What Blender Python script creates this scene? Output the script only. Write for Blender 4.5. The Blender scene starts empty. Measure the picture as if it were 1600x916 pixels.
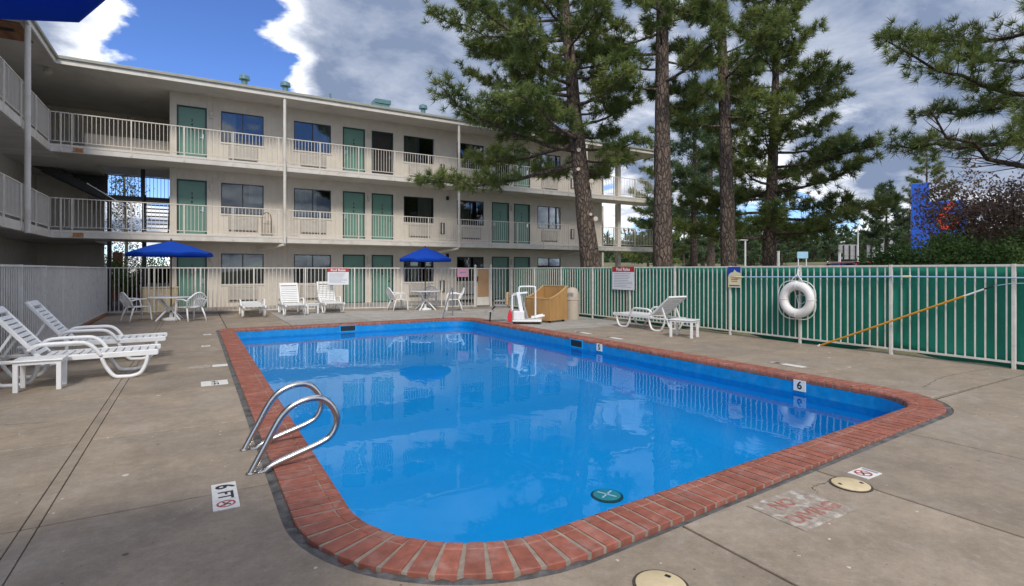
import bpy, math, random
import numpy as np
from mathutils import Vector, Matrix
R = math.radians
scene = bpy.context.scene
# ------------------------------------------------------------------ camera
cd = bpy.data.cameras.new('camera'); cam = bpy.data.objects.new('camera', cd)
scene.collection.objects.link(cam); scene.camera = cam
cam.location = (0, 0, 1.5); cam.rotation_euler = (R(90), 0, R(-30.66))
cd.sensor_width = 36; cd.lens = 36*835/1600; cd.shift_y = -0.0225; cd.clip_start = .05; cd.clip_end = 2000
# ------------------------------------------------------------------ sun, sky, exposure
SUN_EL, SUN_AZ = 44, 200      # azimuth clockwise from +Y
sl = bpy.data.lights.new('sun', 'SUN'); sun = bpy.data.objects.new('sun', sl); scene.collection.objects.link(sun)
sl.energy = 1.5; sl.angle = R(12); sl.color = (1, .95, .87)
sd = Vector((math.sin(R(SUN_AZ))*math.cos(R(SUN_EL)), math.cos(R(SUN_AZ))*math.cos(R(SUN_EL)), math.sin(R(SUN_EL))))
sun.rotation_euler = sd.to_track_quat('Z', 'Y').to_euler()
scene.view_settings.view_transform = 'Standard'; scene.view_settings.look = 'None'
scene.view_settings.gamma = 1; scene.view_settings.exposure = 0.82
world = bpy.data.worlds.new('World'); scene.world = world; world.use_nodes = True
wn = world.node_tree.nodes; wl = world.node_tree.links; wn.clear()
def N(nodes, t, **kw):
    n = nodes.new(t)
    for k, v in kw.items():
        if k.startswith('i_'):
            key = k[2:]; key = int(key) if key.isdigit() else key
            n.inputs[key].default_value = v
        else: setattr(n, k, v)
    return n
def wmath(op, a, b=None, clamp=False):
    n = wn.new('ShaderNodeMath'); n.operation = op; n.use_clamp = clamp
    for i, v in enumerate((a, b)):
        if v is None: continue
        if hasattr(v, 'is_output'): wl.new(v, n.inputs[i])
        else: n.inputs[i].default_value = v
    return n.outputs[0]
def wmix(f, a, b):
    n = wn.new('ShaderNodeMix'); n.data_type = 'RGBA'
    for s, v in ((n.inputs[0], f), (n.inputs[6], a), (n.inputs[7], b)):
        if hasattr(v, 'is_output'): wl.new(v, s)
        elif isinstance(v, (int, float)): s.default_value = v
        else: s.default_value = (*v, 1)
    return n.outputs[2]
def wrange(v, a, b, c=0., d=1.):
    n = wn.new('ShaderNodeMapRange'); n.interpolation_type = 'SMOOTHSTEP'
    wl.new(v, n.inputs[0])
    for i, x in enumerate((a, b, c, d)): n.inputs[i+1].default_value = x
    return n.outputs[0]
SKY_STRENGTH = 0.12
sky = N(wn, 'ShaderNodeTexSky', sky_type='NISHITA', sun_disc=False, sun_elevation=R(SUN_EL), sun_rotation=R(SUN_AZ), altitude=2100, air_density=1., dust_density=.0, ozone_density=5)
tc = N(wn, 'ShaderNodeTexCoord'); sep = N(wn, 'ShaderNodeSeparateXYZ'); wl.new(tc.outputs['Generated'], sep.inputs[0])
zz = wmath('ADD', wmath('MAXIMUM', sep.outputs[2], 0.), .22)
cmb = N(wn, 'ShaderNodeCombineXYZ')
wl.new(wmath('DIVIDE', sep.outputs[0], zz), cmb.inputs[0]); wl.new(wmath('DIVIDE', sep.outputs[1], zz), cmb.inputs[1])
def cloud_noise(off, scale, detail=9, rough=.56, dist=.25):
    mp = N(wn, 'ShaderNodeMapping'); wl.new(cmb.outputs[0], mp.inputs[0]); mp.inputs[1].default_value = off
    n = N(wn, 'ShaderNodeTexNoise', i_Scale=scale, i_Detail=detail, i_Roughness=rough, i_Distortion=dist)
    wl.new(mp.outputs[0], n.inputs['Vector']); return n.outputs[0]
def blob(dx, dy, dz, inner, outer, w):
    v = Vector((dx, dy, dz)).normalized()
    d = N(wn, 'ShaderNodeVectorMath', operation='DOT_PRODUCT'); wl.new(tc.outputs['Generated'], d.inputs[0]); d.inputs[1].default_value = v
    return wmath('MULTIPLY', wrange(d.outputs['Value'], math.cos(R(outer)), math.cos(R(inner))), w)
base = cloud_noise((3.1, 7.7, 0), 1.15)
fine = cloud_noise((1.3, 2.2, 0), 4.2, 8, .6)
dens = wmath('ADD', wmath('MULTIPLY', base, .72), wmath('MULTIPLY', fine, .28))
# the breaks in the cloud deck: a big blue gap over the inner corner of the motel, a strip of clear sky low down
for b in ((-.01, 1.18, .37, 5, 15, -.30), (.42, 1.0, .52, 6, 26, .18), (-.27, 1.3, .50, 3, 11, .27), (1.03, .55, .36, 4, 22, .14), (.95, .62, .08, 2, 9, -.12)):
    dens = wmath('ADD', dens, blob(*b))
mask = wrange(dens, .448, .497)
core = wrange(dens, .48, .62)
tex = cloud_noise((9.4, 4.1, 0), 3.0, 8, .6)
core2 = wmath('ADD', wmath('MULTIPLY', core, .9), wmath('MULTIPLY', wmath('SUBTRACT', tex, .5), 1.3), True)
s_ = 1/SKY_STRENGTH
lit = tuple(x*s_ for x in (.74, .76, .80)); shade = tuple(x*s_ for x in (.14, .18, .27))
ccol = wmix(core2, lit, shade)
hs_ = N(wn, 'ShaderNodeHueSaturation', i_Saturation=1.12, i_Value=.9, i_Hue=.512); wl.new(sky.outputs[0], hs_.inputs['Color'])
skyc = wmix(mask, hs_.outputs[0], ccol)
bg = N(wn, 'ShaderNodeBackground', i_Strength=SKY_STRENGTH); wl.new(skyc, bg.inputs[0])
wo = N(wn, 'ShaderNodeOutputWorld'); wl.new(bg.outputs[0], wo.inputs[0])
# ------------------------------------------------------------------ helpers
COL = scene.collection
def tag(o, label=None, cat=None, group=None, kind=None):
    if label: o['label'] = label
    if cat: o['category'] = cat
    if group: o['group'] = group
    if kind: o['kind'] = kind
    return o
def empty(name, loc=(0, 0, 0), rz=0, parent=None):
    o = bpy.data.objects.new(name, None); COL.objects.link(o); o.location = loc; o.rotation_euler = (0, 0, rz)
    o.empty_display_size = .1
    if parent: o.parent = parent
    return o
def link(name, me, parent=None, loc=None, rot=None):
    o = bpy.data.objects.new(name, me); COL.objects.link(o)
    if parent: o.parent = parent
    if loc is not None: o.location = loc
    if rot is not None: o.rotation_euler = rot
    return o
def copy_tree(o, parent=None):
    c = o.copy(); COL.objects.link(c)
    if parent: c.parent = parent
    for ch in list(o.children): copy_tree(ch, c)
    return c
class MB:
    def __init__(s): s.v = []; s.f = []
    def add(s, vs, fs):
        n = len(s.v); s.v += [tuple(v) for v in vs]; s.f += [tuple(i+n for i in f) for f in fs]; return s
    def box(s, x0, x1, y0, y1, z0, z1, M=None):
        vs = [Vector((x, y, z)) for z in (z0, z1) for y in (y0, y1) for x in (x0, x1)]
        if M is not None: vs = [M @ v for v in vs]
        return s.add(vs, [(0, 2, 3, 1), (4, 5, 7, 6), (0, 1, 5, 4), (2, 6, 7, 3), (0, 4, 6, 2), (1, 3, 7, 5)])
    def bar(s, a, b, w, t, up=(0, 0, 1)):
        a = Vector(a); b = Vector(b); d = (b-a).normalized(); u = Vector(up)
        if abs(d.dot(u)) > .98: u = Vector((1, 0, 0))
        x = d.cross(u).normalized(); y = x.cross(d)
        vs = [p+x*sx*w/2+y*sy*t/2 for p in (a, b) for sy in (-1, 1) for sx in (-1, 1)]
        return s.add(vs, [(0, 2, 3, 1), (4, 5, 7, 6), (0, 1, 5, 4), (2, 6, 7, 3), (0, 4, 6, 2), (1, 3, 7, 5)])
    def tube(s, pts, r, n=8, closed=False, cap=True):
        pts = [Vector(p) for p in pts]; m = len(pts); rs = r if isinstance(r, (list, tuple)) else [r]*m
        base = len(s.v); prev = None
        for i, p in enumerate(pts):
            if closed: t = pts[(i+1) % m]-pts[i-1]
            else: t = pts[min(i+1, m-1)]-pts[max(i-1, 0)]
            t.normalize()
            if prev is None:
                a = Vector((0, 0, 1)) if abs(t.z) < .9 else Vector((1, 0, 0)); x = t.cross(a).normalized()
            else:
                x = prev-t*prev.dot(t); x.normalize()
            prev = x; y = t.cross(x)
            for k in range(n):
                a = 2*math.pi*k/n; s.v.append(tuple(p+(x*math.cos(a)+y*math.sin(a))*rs[i]))
        for i in range(m if closed else m-1):
            j = (i+1) % m
            for k in range(n):
                k2 = (k+1) % n; s.f.append((base+i*n+k, base+i*n+k2, base+j*n+k2, base+j*n+k))
        if cap and not closed:
            s.f.append(tuple(base+k for k in reversed(range(n)))); s.f.append(tuple(base+(m-1)*n+k for k in range(n)))
        return s
    def lathe(s, prof, n=16, c=(0, 0, 0), a0=0):
        b = len(s.v)
        for (r, z) in prof:
            for k in range(n):
                a = 2*math.pi*k/n+a0; s.v.append((c[0]+r*math.cos(a), c[1]+r*math.sin(a), c[2]+z))
        for i in range(len(prof)-1):
            for k in range(n):
                k2 = (k+1) % n; s.f.append((b+i*n+k, b+i*n+k2, b+(i+1)*n+k2, b+(i+1)*n+k))
        s.f.append(tuple(b+k for k in reversed(range(n)))); s.f.append(tuple(b+(len(prof)-1)*n+k for k in range(n)))
        return s
    def prism(s, poly, z0, z1):          # poly: xy outline, counter-clockwise
        n = len(poly); vs = [(x, y, z0) for x, y in poly]+[(x, y, z1) for x, y in poly]
        return s.add(vs, [tuple(reversed(range(n))), tuple(range(n, 2*n))]+[(i, (i+1) % n, n+(i+1) % n, n+i) for i in range(n)])
    def side(s, prof, y0, y1):           # prof in xz extruded along y
        n = len(prof); vs = [(x, y0, z) for x, z in prof]+[(x, y1, z) for x, z in prof]
        return s.add(vs, [tuple(range(n)), tuple(reversed(range(n, 2*n)))]+[(i, n+i, n+(i+1) % n, (i+1) % n) for i in range(n)])
    def mesh(s, name, mat, smooth=False):
        me = bpy.data.meshes.new(name); me.from_pydata(s.v, [], s.f); me.update()
        if mat: me.materials.append(mat)
        if smooth:
            me.shade_smooth()
            if smooth != 'all': me.set_sharp_from_angle(angle=R(40))
        return me
    def build(s, name, mat, parent=None, smooth=False, loc=None, rot=None, bevel=0):
        o = link(name, s.mesh(name, mat, smooth), parent, loc, rot)
        if bevel:
            m = o.modifiers.new('bevel', 'BEVEL'); m.width = bevel; m.segments = 2; m.limit_method = 'ANGLE'
        return o
def arc(cx, cy, r, a0, a1, n):
    return [(cx+r*math.cos(R(a0+(a1-a0)*i/n)), cy+r*math.sin(R(a0+(a1-a0)*i/n))) for i in range(n+1)]
def bez(pts, n=24):      # catmull-rom through points
    P = [Vector(p) for p in pts]; P = [2*P[0]-P[1]]+P+[2*P[-1]-P[-2]]; out = []
    seg = len(P)-3; per = max(2, n//seg)
    for i in range(seg):
        a, b, c, d = P[i:i+4]
        for k in range(per):
            t = k/per
            out.append(.5*((2*b)+(c-a)*t+(2*a-5*b+4*c-d)*t*t+(3*b-a-3*c+d)*t**3))
    out.append(P[-2]); return out
def text_mesh(txt, size, mat, name='lettering', depth=.0006, bold=False):
    cu = bpy.data.curves.new(name, 'FONT'); cu.body = txt; cu.size = size; cu.align_x = 'CENTER'; cu.align_y = 'CENTER'; cu.extrude = depth
    if bold: cu.offset = size*.022
    cu.resolution_u = 3
    o = bpy.data.objects.new(name, cu); COL.objects.link(o)
    dg = bpy.context.evaluated_depsgraph_get(); me = bpy.data.meshes.new_from_object(o.evaluated_get(dg))
    bpy.data.objects.remove(o); bpy.data.curves.remove(cu)
    me.materials.clear(); me.materials.append(mat); me.name = name
    return me
# ------------------------------------------------------------------ materials
def mat(name, col, rough=.6, metal=0, var=.12, scale=6, bump=0, bscale=40, spec=.5, coat=0, detail=6, stain=None, stain_scale=1.5, stain_amt=.5, stretch=(1, 1, 1), bdist=.01):
    m = bpy.data.materials.new(name); m.use_nodes = True; nd = m.node_tree.nodes; lk = m.node_tree.links
    b = nd['Principled BSDF']; b.inputs['Roughness'].default_value = rough; b.inputs['Metallic'].default_value = metal
    b.inputs['Specular IOR Level'].default_value = spec; b.inputs['Coat Weight'].default_value = coat
    tc = nd.new('ShaderNodeTexCoord'); geo = nd.new('ShaderNodeNewGeometry')
    mp = nd.new('ShaderNodeMapping'); lk.new(geo.outputs['Position'], mp.inputs[0]); mp.inputs['Scale'].default_value = stretch
    n = N(nd, 'ShaderNodeTexNoise', i_Scale=scale, i_Detail=detail, i_Roughness=.6); lk.new(mp.outputs[0], n.inputs['Vector'])
    rmp = nd.new('ShaderNodeMapRange'); lk.new(n.outputs[0], rmp.inputs[0])
    rmp.inputs[1].default_value = .3; rmp.inputs[2].default_value = .7; rmp.inputs[3].default_value = 1-var; rmp.inputs[4].default_value = 1+var
    hv = nd.new('ShaderNodeVectorMath'); hv.operation = 'SCALE'; hv.inputs[0].default_value = col[:3]; lk.new(rmp.outputs[0], hv.inputs['Scale'])
    out = hv.outputs[0]
    if stain is not None:
        n2 = N(nd, 'ShaderNodeTexNoise', i_Scale=stain_scale, i_Detail=8, i_Roughness=.65, i_Distortion=.4); lk.new(mp.outputs[0], n2.inputs['Vector'])
        r2 = nd.new('ShaderNodeMapRange'); lk.new(n2.outputs[0], r2.inputs[0]); r2.inputs[1].default_value = .5; r2.inputs[2].default_value = .72; r2.inputs[4].default_value = stain_amt
        mx = nd.new('ShaderNodeMix'); mx.data_type = 'RGBA'; lk.new(r2.outputs[0], mx.inputs[0]); lk.new(out, mx.inputs[6]); mx.inputs[7].default_value = (*stain, 1); out = mx.outputs[2]
    lk.new(out, b.inputs['Base Color'])
    if bump:
        n3 = N(nd, 'ShaderNodeTexNoise', i_Scale=bscale, i_Detail=5); lk.new(mp.outputs[0], n3.inputs['Vector'])
        bp = nd.new('ShaderNodeBump'); bp.inputs['Strength'].default_value = bump; bp.inputs['Distance'].default_value = bdist; lk.new(n3.outputs[0], bp.inputs['Height']); lk.new(bp.outputs[0], b.inputs['Normal'])
    return m
def siding_mat(name, col, axis):
    m = mat(name, col, .75, var=.06, scale=3, stain=tuple(x*.72 for x in col), stain_scale=.9, stain_amt=.35)
    nd = m.node_tree.nodes; lk = m.node_tree.links; geo = nd.new('ShaderNodeNewGeometry'); sp = nd.new('ShaderNodeSeparateXYZ'); lk.new(geo.outputs['Position'], sp.inputs[0])
    a = nd.new('ShaderNodeMath'); a.operation = 'PINGPONG'; lk.new(sp.outputs[axis], a.inputs[0]); a.inputs[1].default_value = .1
    r = nd.new('ShaderNodeMapRange'); lk.new(a.outputs[0], r.inputs[0]); r.inputs[2].default_value = .008
    bp = nd.new('ShaderNodeBump'); bp.inputs['Strength'].default_value = .8; bp.inputs['Distance'].default_value = .012; lk.new(r.outputs[0], bp.inputs['Height']); lk.new(bp.outputs[0], nd['Principled BSDF'].inputs['Normal'])
    return m
def concrete_mat(name, col, dark, light):
    m = mat(name, col, .8, var=.20, scale=2.2, detail=12, stain=dark, stain_scale=.55, stain_amt=.9, bump=.5, bscale=110, bdist=.004)
    nd = m.node_tree.nodes; lk = m.node_tree.links; b = nd['Principled BSDF']; out = b.inputs['Base Color'].links[0].from_socket
    geo = nd.new('ShaderNodeNewGeometry'); oi = nd.new('ShaderNodeObjectInfo')
    def mixc(fac, c): 
        nonlocal out
        mx = nd.new('ShaderNodeMix'); mx.data_type = 'RGBA'; lk.new(fac, mx.inputs[0]); lk.new(out, mx.inputs[6]); mx.inputs[7].default_value = (*c, 1); out = mx.outputs[2]
    def mr(v, a, b_, c, d):
        r = nd.new('ShaderNodeMapRange'); lk.new(v, r.inputs[0])
        for i, x in enumerate((a, b_, c, d)): r.inputs[i+1].default_value = x
        return r.outputs[0]
    def mth(op, a, b_):
        n = nd.new('ShaderNodeMath'); n.operation = op
        for i, v in enumerate((a, b_)):
            if hasattr(v, 'is_output'): lk.new(v, n.inputs[i])
            else: n.inputs[i].default_value = v
        return n.outputs[0]
    n = N(nd, 'ShaderNodeTexNoise', i_Scale=1.1, i_Detail=9, i_Roughness=.72, i_Distortion=.8); lk.new(geo.outputs['Position'], n.inputs['Vector']); mixc(mr(n.outputs[0], .52, .70, 0, .55), light)      # pale worn areas
    n = N(nd, 'ShaderNodeTexNoise', i_Scale=11, i_Detail=10, i_Roughness=.85); lk.new(geo.outputs['Position'], n.inputs['Vector']); mixc(mr(n.outputs[0], .50, .66, 0, .42), tuple(x*.62 for x in dark)); mixc(mr(n.outputs[0], .48, .34, 0, .40), tuple(x*1.25 for x in light))
    n = N(nd, 'ShaderNodeTexNoise', i_Scale=45, i_Detail=4, i_Roughness=.8); lk.new(geo.outputs['Position'], n.inputs['Vector']); mixc(mr(n.outputs[0], .55, .75, 0, .55), tuple(x*.55 for x in dark))      # grit
    for sc, white in ((3.1, True), (4.3, False), (9.5, True), (13., False)):
        v = N(nd, 'ShaderNodeTexVoronoi', i_Scale=sc); lk.new(geo.outputs['Position'], v.inputs['Vector']); sp = nd.new('ShaderNodeSeparateColor'); lk.new(v.outputs['Color'], sp.inputs[0])
        nz = N(nd, 'ShaderNodeTexNoise', i_Scale=sc*9, i_Detail=2); lk.new(geo.outputs['Position'], nz.inputs['Vector'])
        size = mth('MULTIPLY', mth('ADD', mth('MULTIPLY', sp.outputs[0], .075), .02), mth('MULTIPLY', nz.outputs[0], 2.))
        fac = mth('MULTIPLY', mth('LESS_THAN', v.outputs['Distance'], size), mth('GREATER_THAN', sp.outputs[1], .62)); fac = mth('MULTIPLY', fac, .7)
        mixc(fac, (.62, .58, .52) if white else (.035, .03, .026))
    r3 = mr(oi.outputs['Random'], 0, 1, .90, 1.08)
    sc = nd.new('ShaderNodeVectorMath'); sc.operation = 'SCALE'; lk.new(out, sc.inputs[0]); lk.new(r3, sc.inputs['Scale']); lk.new(sc.outputs[0], b.inputs['Base Color'])
    return m
def glass_mat(name, tint, ior=1.5, rough=0., trans=(1, 1, 1), bump=None):
    m = bpy.data.materials.new(name); m.use_nodes = True; nd = m.node_tree.nodes; lk = m.node_tree.links; nd.clear()
    o = nd.new('ShaderNodeOutputMaterial'); mx = nd.new('ShaderNodeMixShader'); fr = N(nd, 'ShaderNodeFresnel', i_IOR=ior)
    t = nd.new('ShaderNodeBsdfTransparent'); t.inputs[0].default_value = (*trans, 1); g = N(nd, 'ShaderNodeBsdfGlossy', i_Roughness=rough); g.inputs[0].default_value = (*tint, 1)
    lk.new(fr.outputs[0], mx.inputs[0]); lk.new(t.outputs[0], mx.inputs[1]); lk.new(g.outputs[0], mx.inputs[2]); lk.new(mx.outputs[0], o.inputs[0])
    if bump:
        geo = nd.new('ShaderNodeNewGeometry'); n = N(nd, 'ShaderNodeTexNoise', i_Scale=bump[0], i_Detail=3, i_Distortion=.6); mp = nd.new('ShaderNodeMapping'); mp.inputs['Scale'].default_value = (1, .6, 1)
        lk.new(geo.outputs['Position'], mp.inputs[0]); lk.new(mp.outputs[0], n.inputs['Vector'])
        bp = nd.new('ShaderNodeBump'); bp.inputs['Strength'].default_value = bump[1]; bp.inputs['Distance'].default_value = bump[2]; lk.new(n.outputs[0], bp.inputs['Height'])
        for s in (fr, g): lk.new(bp.outputs[0], s.inputs['Normal'])
    return m
def leaf_mat(name, c1, c2, c3, nscale=1.1, trans=.25):
    m = bpy.data.materials.new(name); m.use_nodes = True; nd = m.node_tree.nodes; lk = m.node_tree.links; b = nd['Principled BSDF']
    b.inputs['Roughness'].default_value = .6; b.inputs['Specular IOR Level'].default_value = .25
    geo = nd.new('ShaderNodeNewGeometry'); n = N(nd, 'ShaderNodeTexNoise', i_Scale=nscale, i_Detail=3); lk.new(geo.outputs['Position'], n.inputs['Vector'])
    r = nd.new('ShaderNodeMapRange'); lk.new(n.outputs[0], r.inputs[0]); r.inputs[1].default_value = .35; r.inputs[2].default_value = .65
    mx = nd.new('ShaderNodeMix'); mx.data_type = 'RGBA'; lk.new(r.outputs[0], mx.inputs[0]); mx.inputs[6].default_value = (*c1, 1); mx.inputs[7].default_value = (*c2, 1)
    r2 = nd.new('ShaderNodeMapRange'); lk.new(geo.outputs['Random Per Island'], r2.inputs[0]); r2.inputs[1].default_value = .45; r2.inputs[4].default_value = .75
    mx2 = nd.new('ShaderNodeMix'); mx2.data_type = 'RGBA'; lk.new(r2.outputs[0], mx2.inputs[0]); lk.new(mx.outputs[2], mx2.inputs[6]); mx2.inputs[7].default_value = (*c3, 1)
    lk.new(mx2.outputs[2], b.inputs['Base Color'])
    t = nd.new('ShaderNodeBsdfTranslucent'); lk.new(mx2.outputs[2], t.inputs[0]); ms = nd.new('ShaderNodeMixShader'); ms.inputs[0].default_value = trans
    lk.new(b.outputs[0], ms.inputs[1]); lk.new(t.outputs[0], ms.inputs[2]); lk.new(ms.outputs[0], nd['Material Output'].inputs[0])
    return m
def bark_mat(name, c1, c2):
    m = mat(name, c1, .92, var=.35, scale=5, stretch=(1, 1, .45), stain=tuple(x*1.7 for x in c1), stain_scale=9, stain_amt=.7)
    nd = m.node_tree.nodes; lk = m.node_tree.links; b = nd['Principled BSDF']; src = b.inputs['Base Color'].links[0].from_socket
    geo = nd.new('ShaderNodeNewGeometry'); mp = nd.new('ShaderNodeMapping'); mp.inputs['Scale'].default_value = (1, 1, .38); lk.new(geo.outputs['Position'], mp.inputs[0])
    nz = N(nd, 'ShaderNodeTexNoise', i_Scale=7, i_Detail=4); lk.new(mp.outputs[0], nz.inputs['Vector']); ad = nd.new('ShaderNodeVectorMath'); ad.operation = 'MULTIPLY_ADD'; lk.new(nz.outputs['Color'], ad.inputs[0]); ad.inputs[1].default_value = (.12, .12, .12); lk.new(mp.outputs[0], ad.inputs[2])
    v = N(nd, 'ShaderNodeTexVoronoi', feature='DISTANCE_TO_EDGE', i_Scale=10); lk.new(ad.outputs[0], v.inputs['Vector'])
    r = nd.new('ShaderNodeMapRange'); lk.new(v.outputs['Distance'], r.inputs[0]); r.inputs[2].default_value = .16; r.inputs[3].default_value = .9; r.inputs[4].default_value = 0
    mx = nd.new('ShaderNodeMix'); mx.data_type = 'RGBA'; lk.new(r.outputs[0], mx.inputs[0]); lk.new(src, mx.inputs[6]); mx.inputs[7].default_value = (*c2, 1); lk.new(mx.outputs[2], b.inputs['Base Color'])
    r2 = nd.new('ShaderNodeMapRange'); lk.new(v.outputs['Distance'], r2.inputs[0]); r2.inputs[2].default_value = .2
    bp = nd.new('ShaderNodeBump'); bp.inputs['Strength'].default_value = 1; bp.inputs['Distance'].default_value = .04; lk.new(r2.outputs[0], bp.inputs['Height']); lk.new(bp.outputs[0], b.inputs['Normal'])
    return m
M = {}
M['concrete'] = concrete_mat('concrete', (.28, .222, .162), (.212, .183, .15), (.365, .322, .27))
M['concrete_grey'] = concrete_mat('concrete_grey', (.36, .335, .30), (.25, .23, .20), (.48, .46, .42))
M['joint'] = mat('joint', (.055, .045, .036), .95, var=.4, scale=12)
M['mastic'] = mat('mastic', (.11, .105, .10), .8, var=.5, scale=9, stain=(.02, .02, .02), stain_scale=5, stain_amt=.9, bump=.8, bscale=30)
M['brick'] = mat('brick', (.28, .088, .056), .7, var=.25, scale=14, stain=(.40, .27, .23), stain_scale=5, stain_amt=.5, bump=.3, bscale=120, bdist=.004)
nd = M['brick'].node_tree.nodes; lk = M['brick'].node_tree.links; src = nd['Principled BSDF'].inputs['Base Color'].links[0].from_socket
oi = nd.new('ShaderNodeObjectInfo'); hs = nd.new('ShaderNodeHueSaturation'); r_ = nd.new('ShaderNodeMapRange'); lk.new(oi.outputs['Random'], r_.inputs[0]); r_.inputs[3].default_value = .88; r_.inputs[4].default_value = 1.12
lk.new(r_.outputs[0], hs.inputs['Value']); lk.new(src, hs.inputs['Color']); lk.new(hs.outputs[0], nd['Principled BSDF'].inputs['Base Color'])
M['mortar'] = mat('mortar', (.29, .235, .185), .9, var=.25, scale=12, bump=.5, bscale=60)
M['pool'] = mat('pool_plaster', (.0, .33, .68), .5, var=.05, scale=.8, stain=(.01, .38, .72), stain_scale=.7, stain_amt=.5)
M['black'] = mat('black', (.012, .012, .013), .5, var=.2)
M['white_plastic'] = mat('white_plastic', (.78, .78, .77), .38, var=.04, scale=5, stain=(.55, .53, .48), stain_scale=4, stain_amt=.3)
M['white_tile'] = mat('white_tile', (.72, .70, .66), .4, var=.1, scale=30)
M['paint_black'] = mat('paint_black', (.015, .015, .016), .6, var=.3, scale=30)
M['paint_red'] = mat('paint_red', (.42, .06, .05), .6, var=.2, scale=40)
M['worn_white'] = mat('worn_white', (.30, .25, .20), .8, var=.25, scale=20, stain=(.58, .54, .48), stain_scale=15, stain_amt=1.1)
M['worn_red'] = mat('worn_red', (.33, .13, .10), .8, var=.3, scale=30, stain=(.42, .36, .31), stain_scale=19, stain_amt=.7)
M['lid'] = mat('lid_plastic', (.62, .50, .30), .5, var=.06, scale=10, stain=(.40, .31, .2), stain_scale=9, stain_amt=.5)
M['steel'] = mat('stainless_steel', (.56, .55, .53), .22, 1., var=.08, scale=8)
M['siding'] = siding_mat('siding', (.62, .56, .475), 0)
M['siding_side'] = siding_mat('siding_side', (.58, .54, .48), 1)
M['cream'] = mat('cream_paint', (.66, .62, .55), .6, var=.07, scale=3, stain=(.33, .25, .18), stain_scale=1.1, stain_amt=.45)
M['rail'] = mat('rail_paint', (.66, .605, .53), .5, var=.08, scale=7)
M['fence'] = mat('fence_paint', (.64, .61, .56), .5, var=.08, scale=8, stain=(.40, .33, .27), stain_scale=6, stain_amt=.4)
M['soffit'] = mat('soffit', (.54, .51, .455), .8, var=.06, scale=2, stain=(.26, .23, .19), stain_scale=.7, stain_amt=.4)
M['rust'] = mat('rust', (.40, .17, .055), .9, var=.35, scale=20, stain=(.52, .42, .32), stain_scale=10, stain_amt=.9)
M['old_wood'] = mat('old_wood', (.24, .115, .055), .85, var=.35, scale=6, stretch=(1, .15, 3), stain=(.09, .05, .03), stain_scale=3)
M['green_door'] = mat('green_door', (.12, .245, .19), .45, var=.07, scale=2)
M['dark_green'] = mat('dark_green', (.015, .05, .045), .5, var=.1)
M['frame_dark'] = mat('window_frame', (.03, .032, .035), .4, var=.1)
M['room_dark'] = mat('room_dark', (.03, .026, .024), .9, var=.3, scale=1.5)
M['curtain'] = mat('curtain', (.34, .33, .25), .85, var=.12, scale=9, stretch=(6, 6, .3))
M['pane'] = glass_mat('window_glass', (.9, .95, 1.), 1.7, .01, (.75, .78, .8))
M['grille'] = mat('ac_grille', (.38, .34, .29), .6, var=.1)
M['grille_dark'] = mat('grille_dark', (.05, .045, .04), .8, var=.1)
M['lamp'] = mat('porch_lamp', (.55, .50, .42), .4, var=.1)
M['roof'] = mat('roof_edge', (.33, .33, .27), .7, var=.1, scale=3, stain=(.22, .24, .21), stain_scale=1.2)
M['teal'] = mat('vent_teal', (.10, .20, .22), .5, var=.25)
M['blue_fabric'] = mat('umbrella_fabric', (.006, .11, .62), .75, var=.06, scale=3, bump=.15, bscale=300, bdist=.001)
nd = M['blue_fabric'].node_tree.nodes; lk = M['blue_fabric'].node_tree.links; tr_ = nd.new('ShaderNodeBsdfTranslucent'); tr_.inputs[0].default_value = (.01, .16, .75, 1); ms_ = nd.new('ShaderNodeMixShader'); ms_.inputs[0].default_value = .55
lk.new(nd['Principled BSDF'].outputs[0], ms_.inputs[1]); lk.new(tr_.outputs[0], ms_.inputs[2]); lk.new(ms_.outputs[0], nd['Material Output'].inputs[0])
M['brown_pole'] = mat('umbrella_pole', (.12, .055, .03), .5, var=.2)
M['green_mesh'] = mat('privacy_mesh', (.0, .165, .105), .65, var=.18, scale=1.1, stain=(.01, .22, .15), stain_scale=.8, stain_amt=.6, bump=.5, bscale=2.2, bdist=.05)
M['sign_white'] = mat('sign_white', (.72, .73, .76), .4, var=.03)
M['sign_red'] = mat('sign_red', (.42, .025, .03), .4, var=.03)
M['sign_blue'] = mat('sign_blue', (.02, .06, .38), .4, var=.03)
M['sign_cream'] = mat('sign_cream', (.75, .68, .42), .4, var=.03)
M['sign_pink'] = mat('sign_pink', (.62, .28, .40), .6, var=.04)
M['ink'] = mat('sign_ink', (.25, .26, .30), .6, var=.05)
M['ink_red'] = mat('sign_ink_red', (.55, .12, .08), .6, var=.05)
M['yellow'] = mat('yellow_pole', (.62, .28, .015), .4, var=.1)
M['sky_blue_pole'] = mat('light_blue_pole', (.32, .52, .66), .4, var=.1)
M['rope'] = mat('rope', (.70, .70, .70), .8, var=.15, scale=60)
M['ring'] = mat('ring_white', (.78, .76, .72), .6, var=.06, scale=9, stain=(.5, .45, .38), stain_scale=7, stain_amt=.4)
M['tan'] = mat('tan_panel', (.42, .235, .085), .6, var=.15, scale=8, stretch=(1, 1, .2))
M['tan_light'] = mat('tan_trim', (.52, .33, .14), .6, var=.1)
M['brown_panel'] = mat('brown_panel', (.40, .24, .12), .7, var=.12, scale=3)
M['can'] = mat('can_beige', (.47, .40, .32), .7, var=.14, scale=40, bump=.4, bscale=120)
M['red_plastic'] = mat('red_plastic', (.62, .02, .03), .4, var=.1)
M['grey_plastic'] = mat('grey_plastic', (.25, .25, .25), .5, var=.1)
M['needle'] = leaf_mat('pine_needles', (.125, .175, .05), (.25, .285, .08), (.09, .135, .045))
M['needle_dark'] = leaf_mat('pine_needles_dark', (.075, .125, .06), (.13, .185, .07), (.055, .095, .05))
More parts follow.
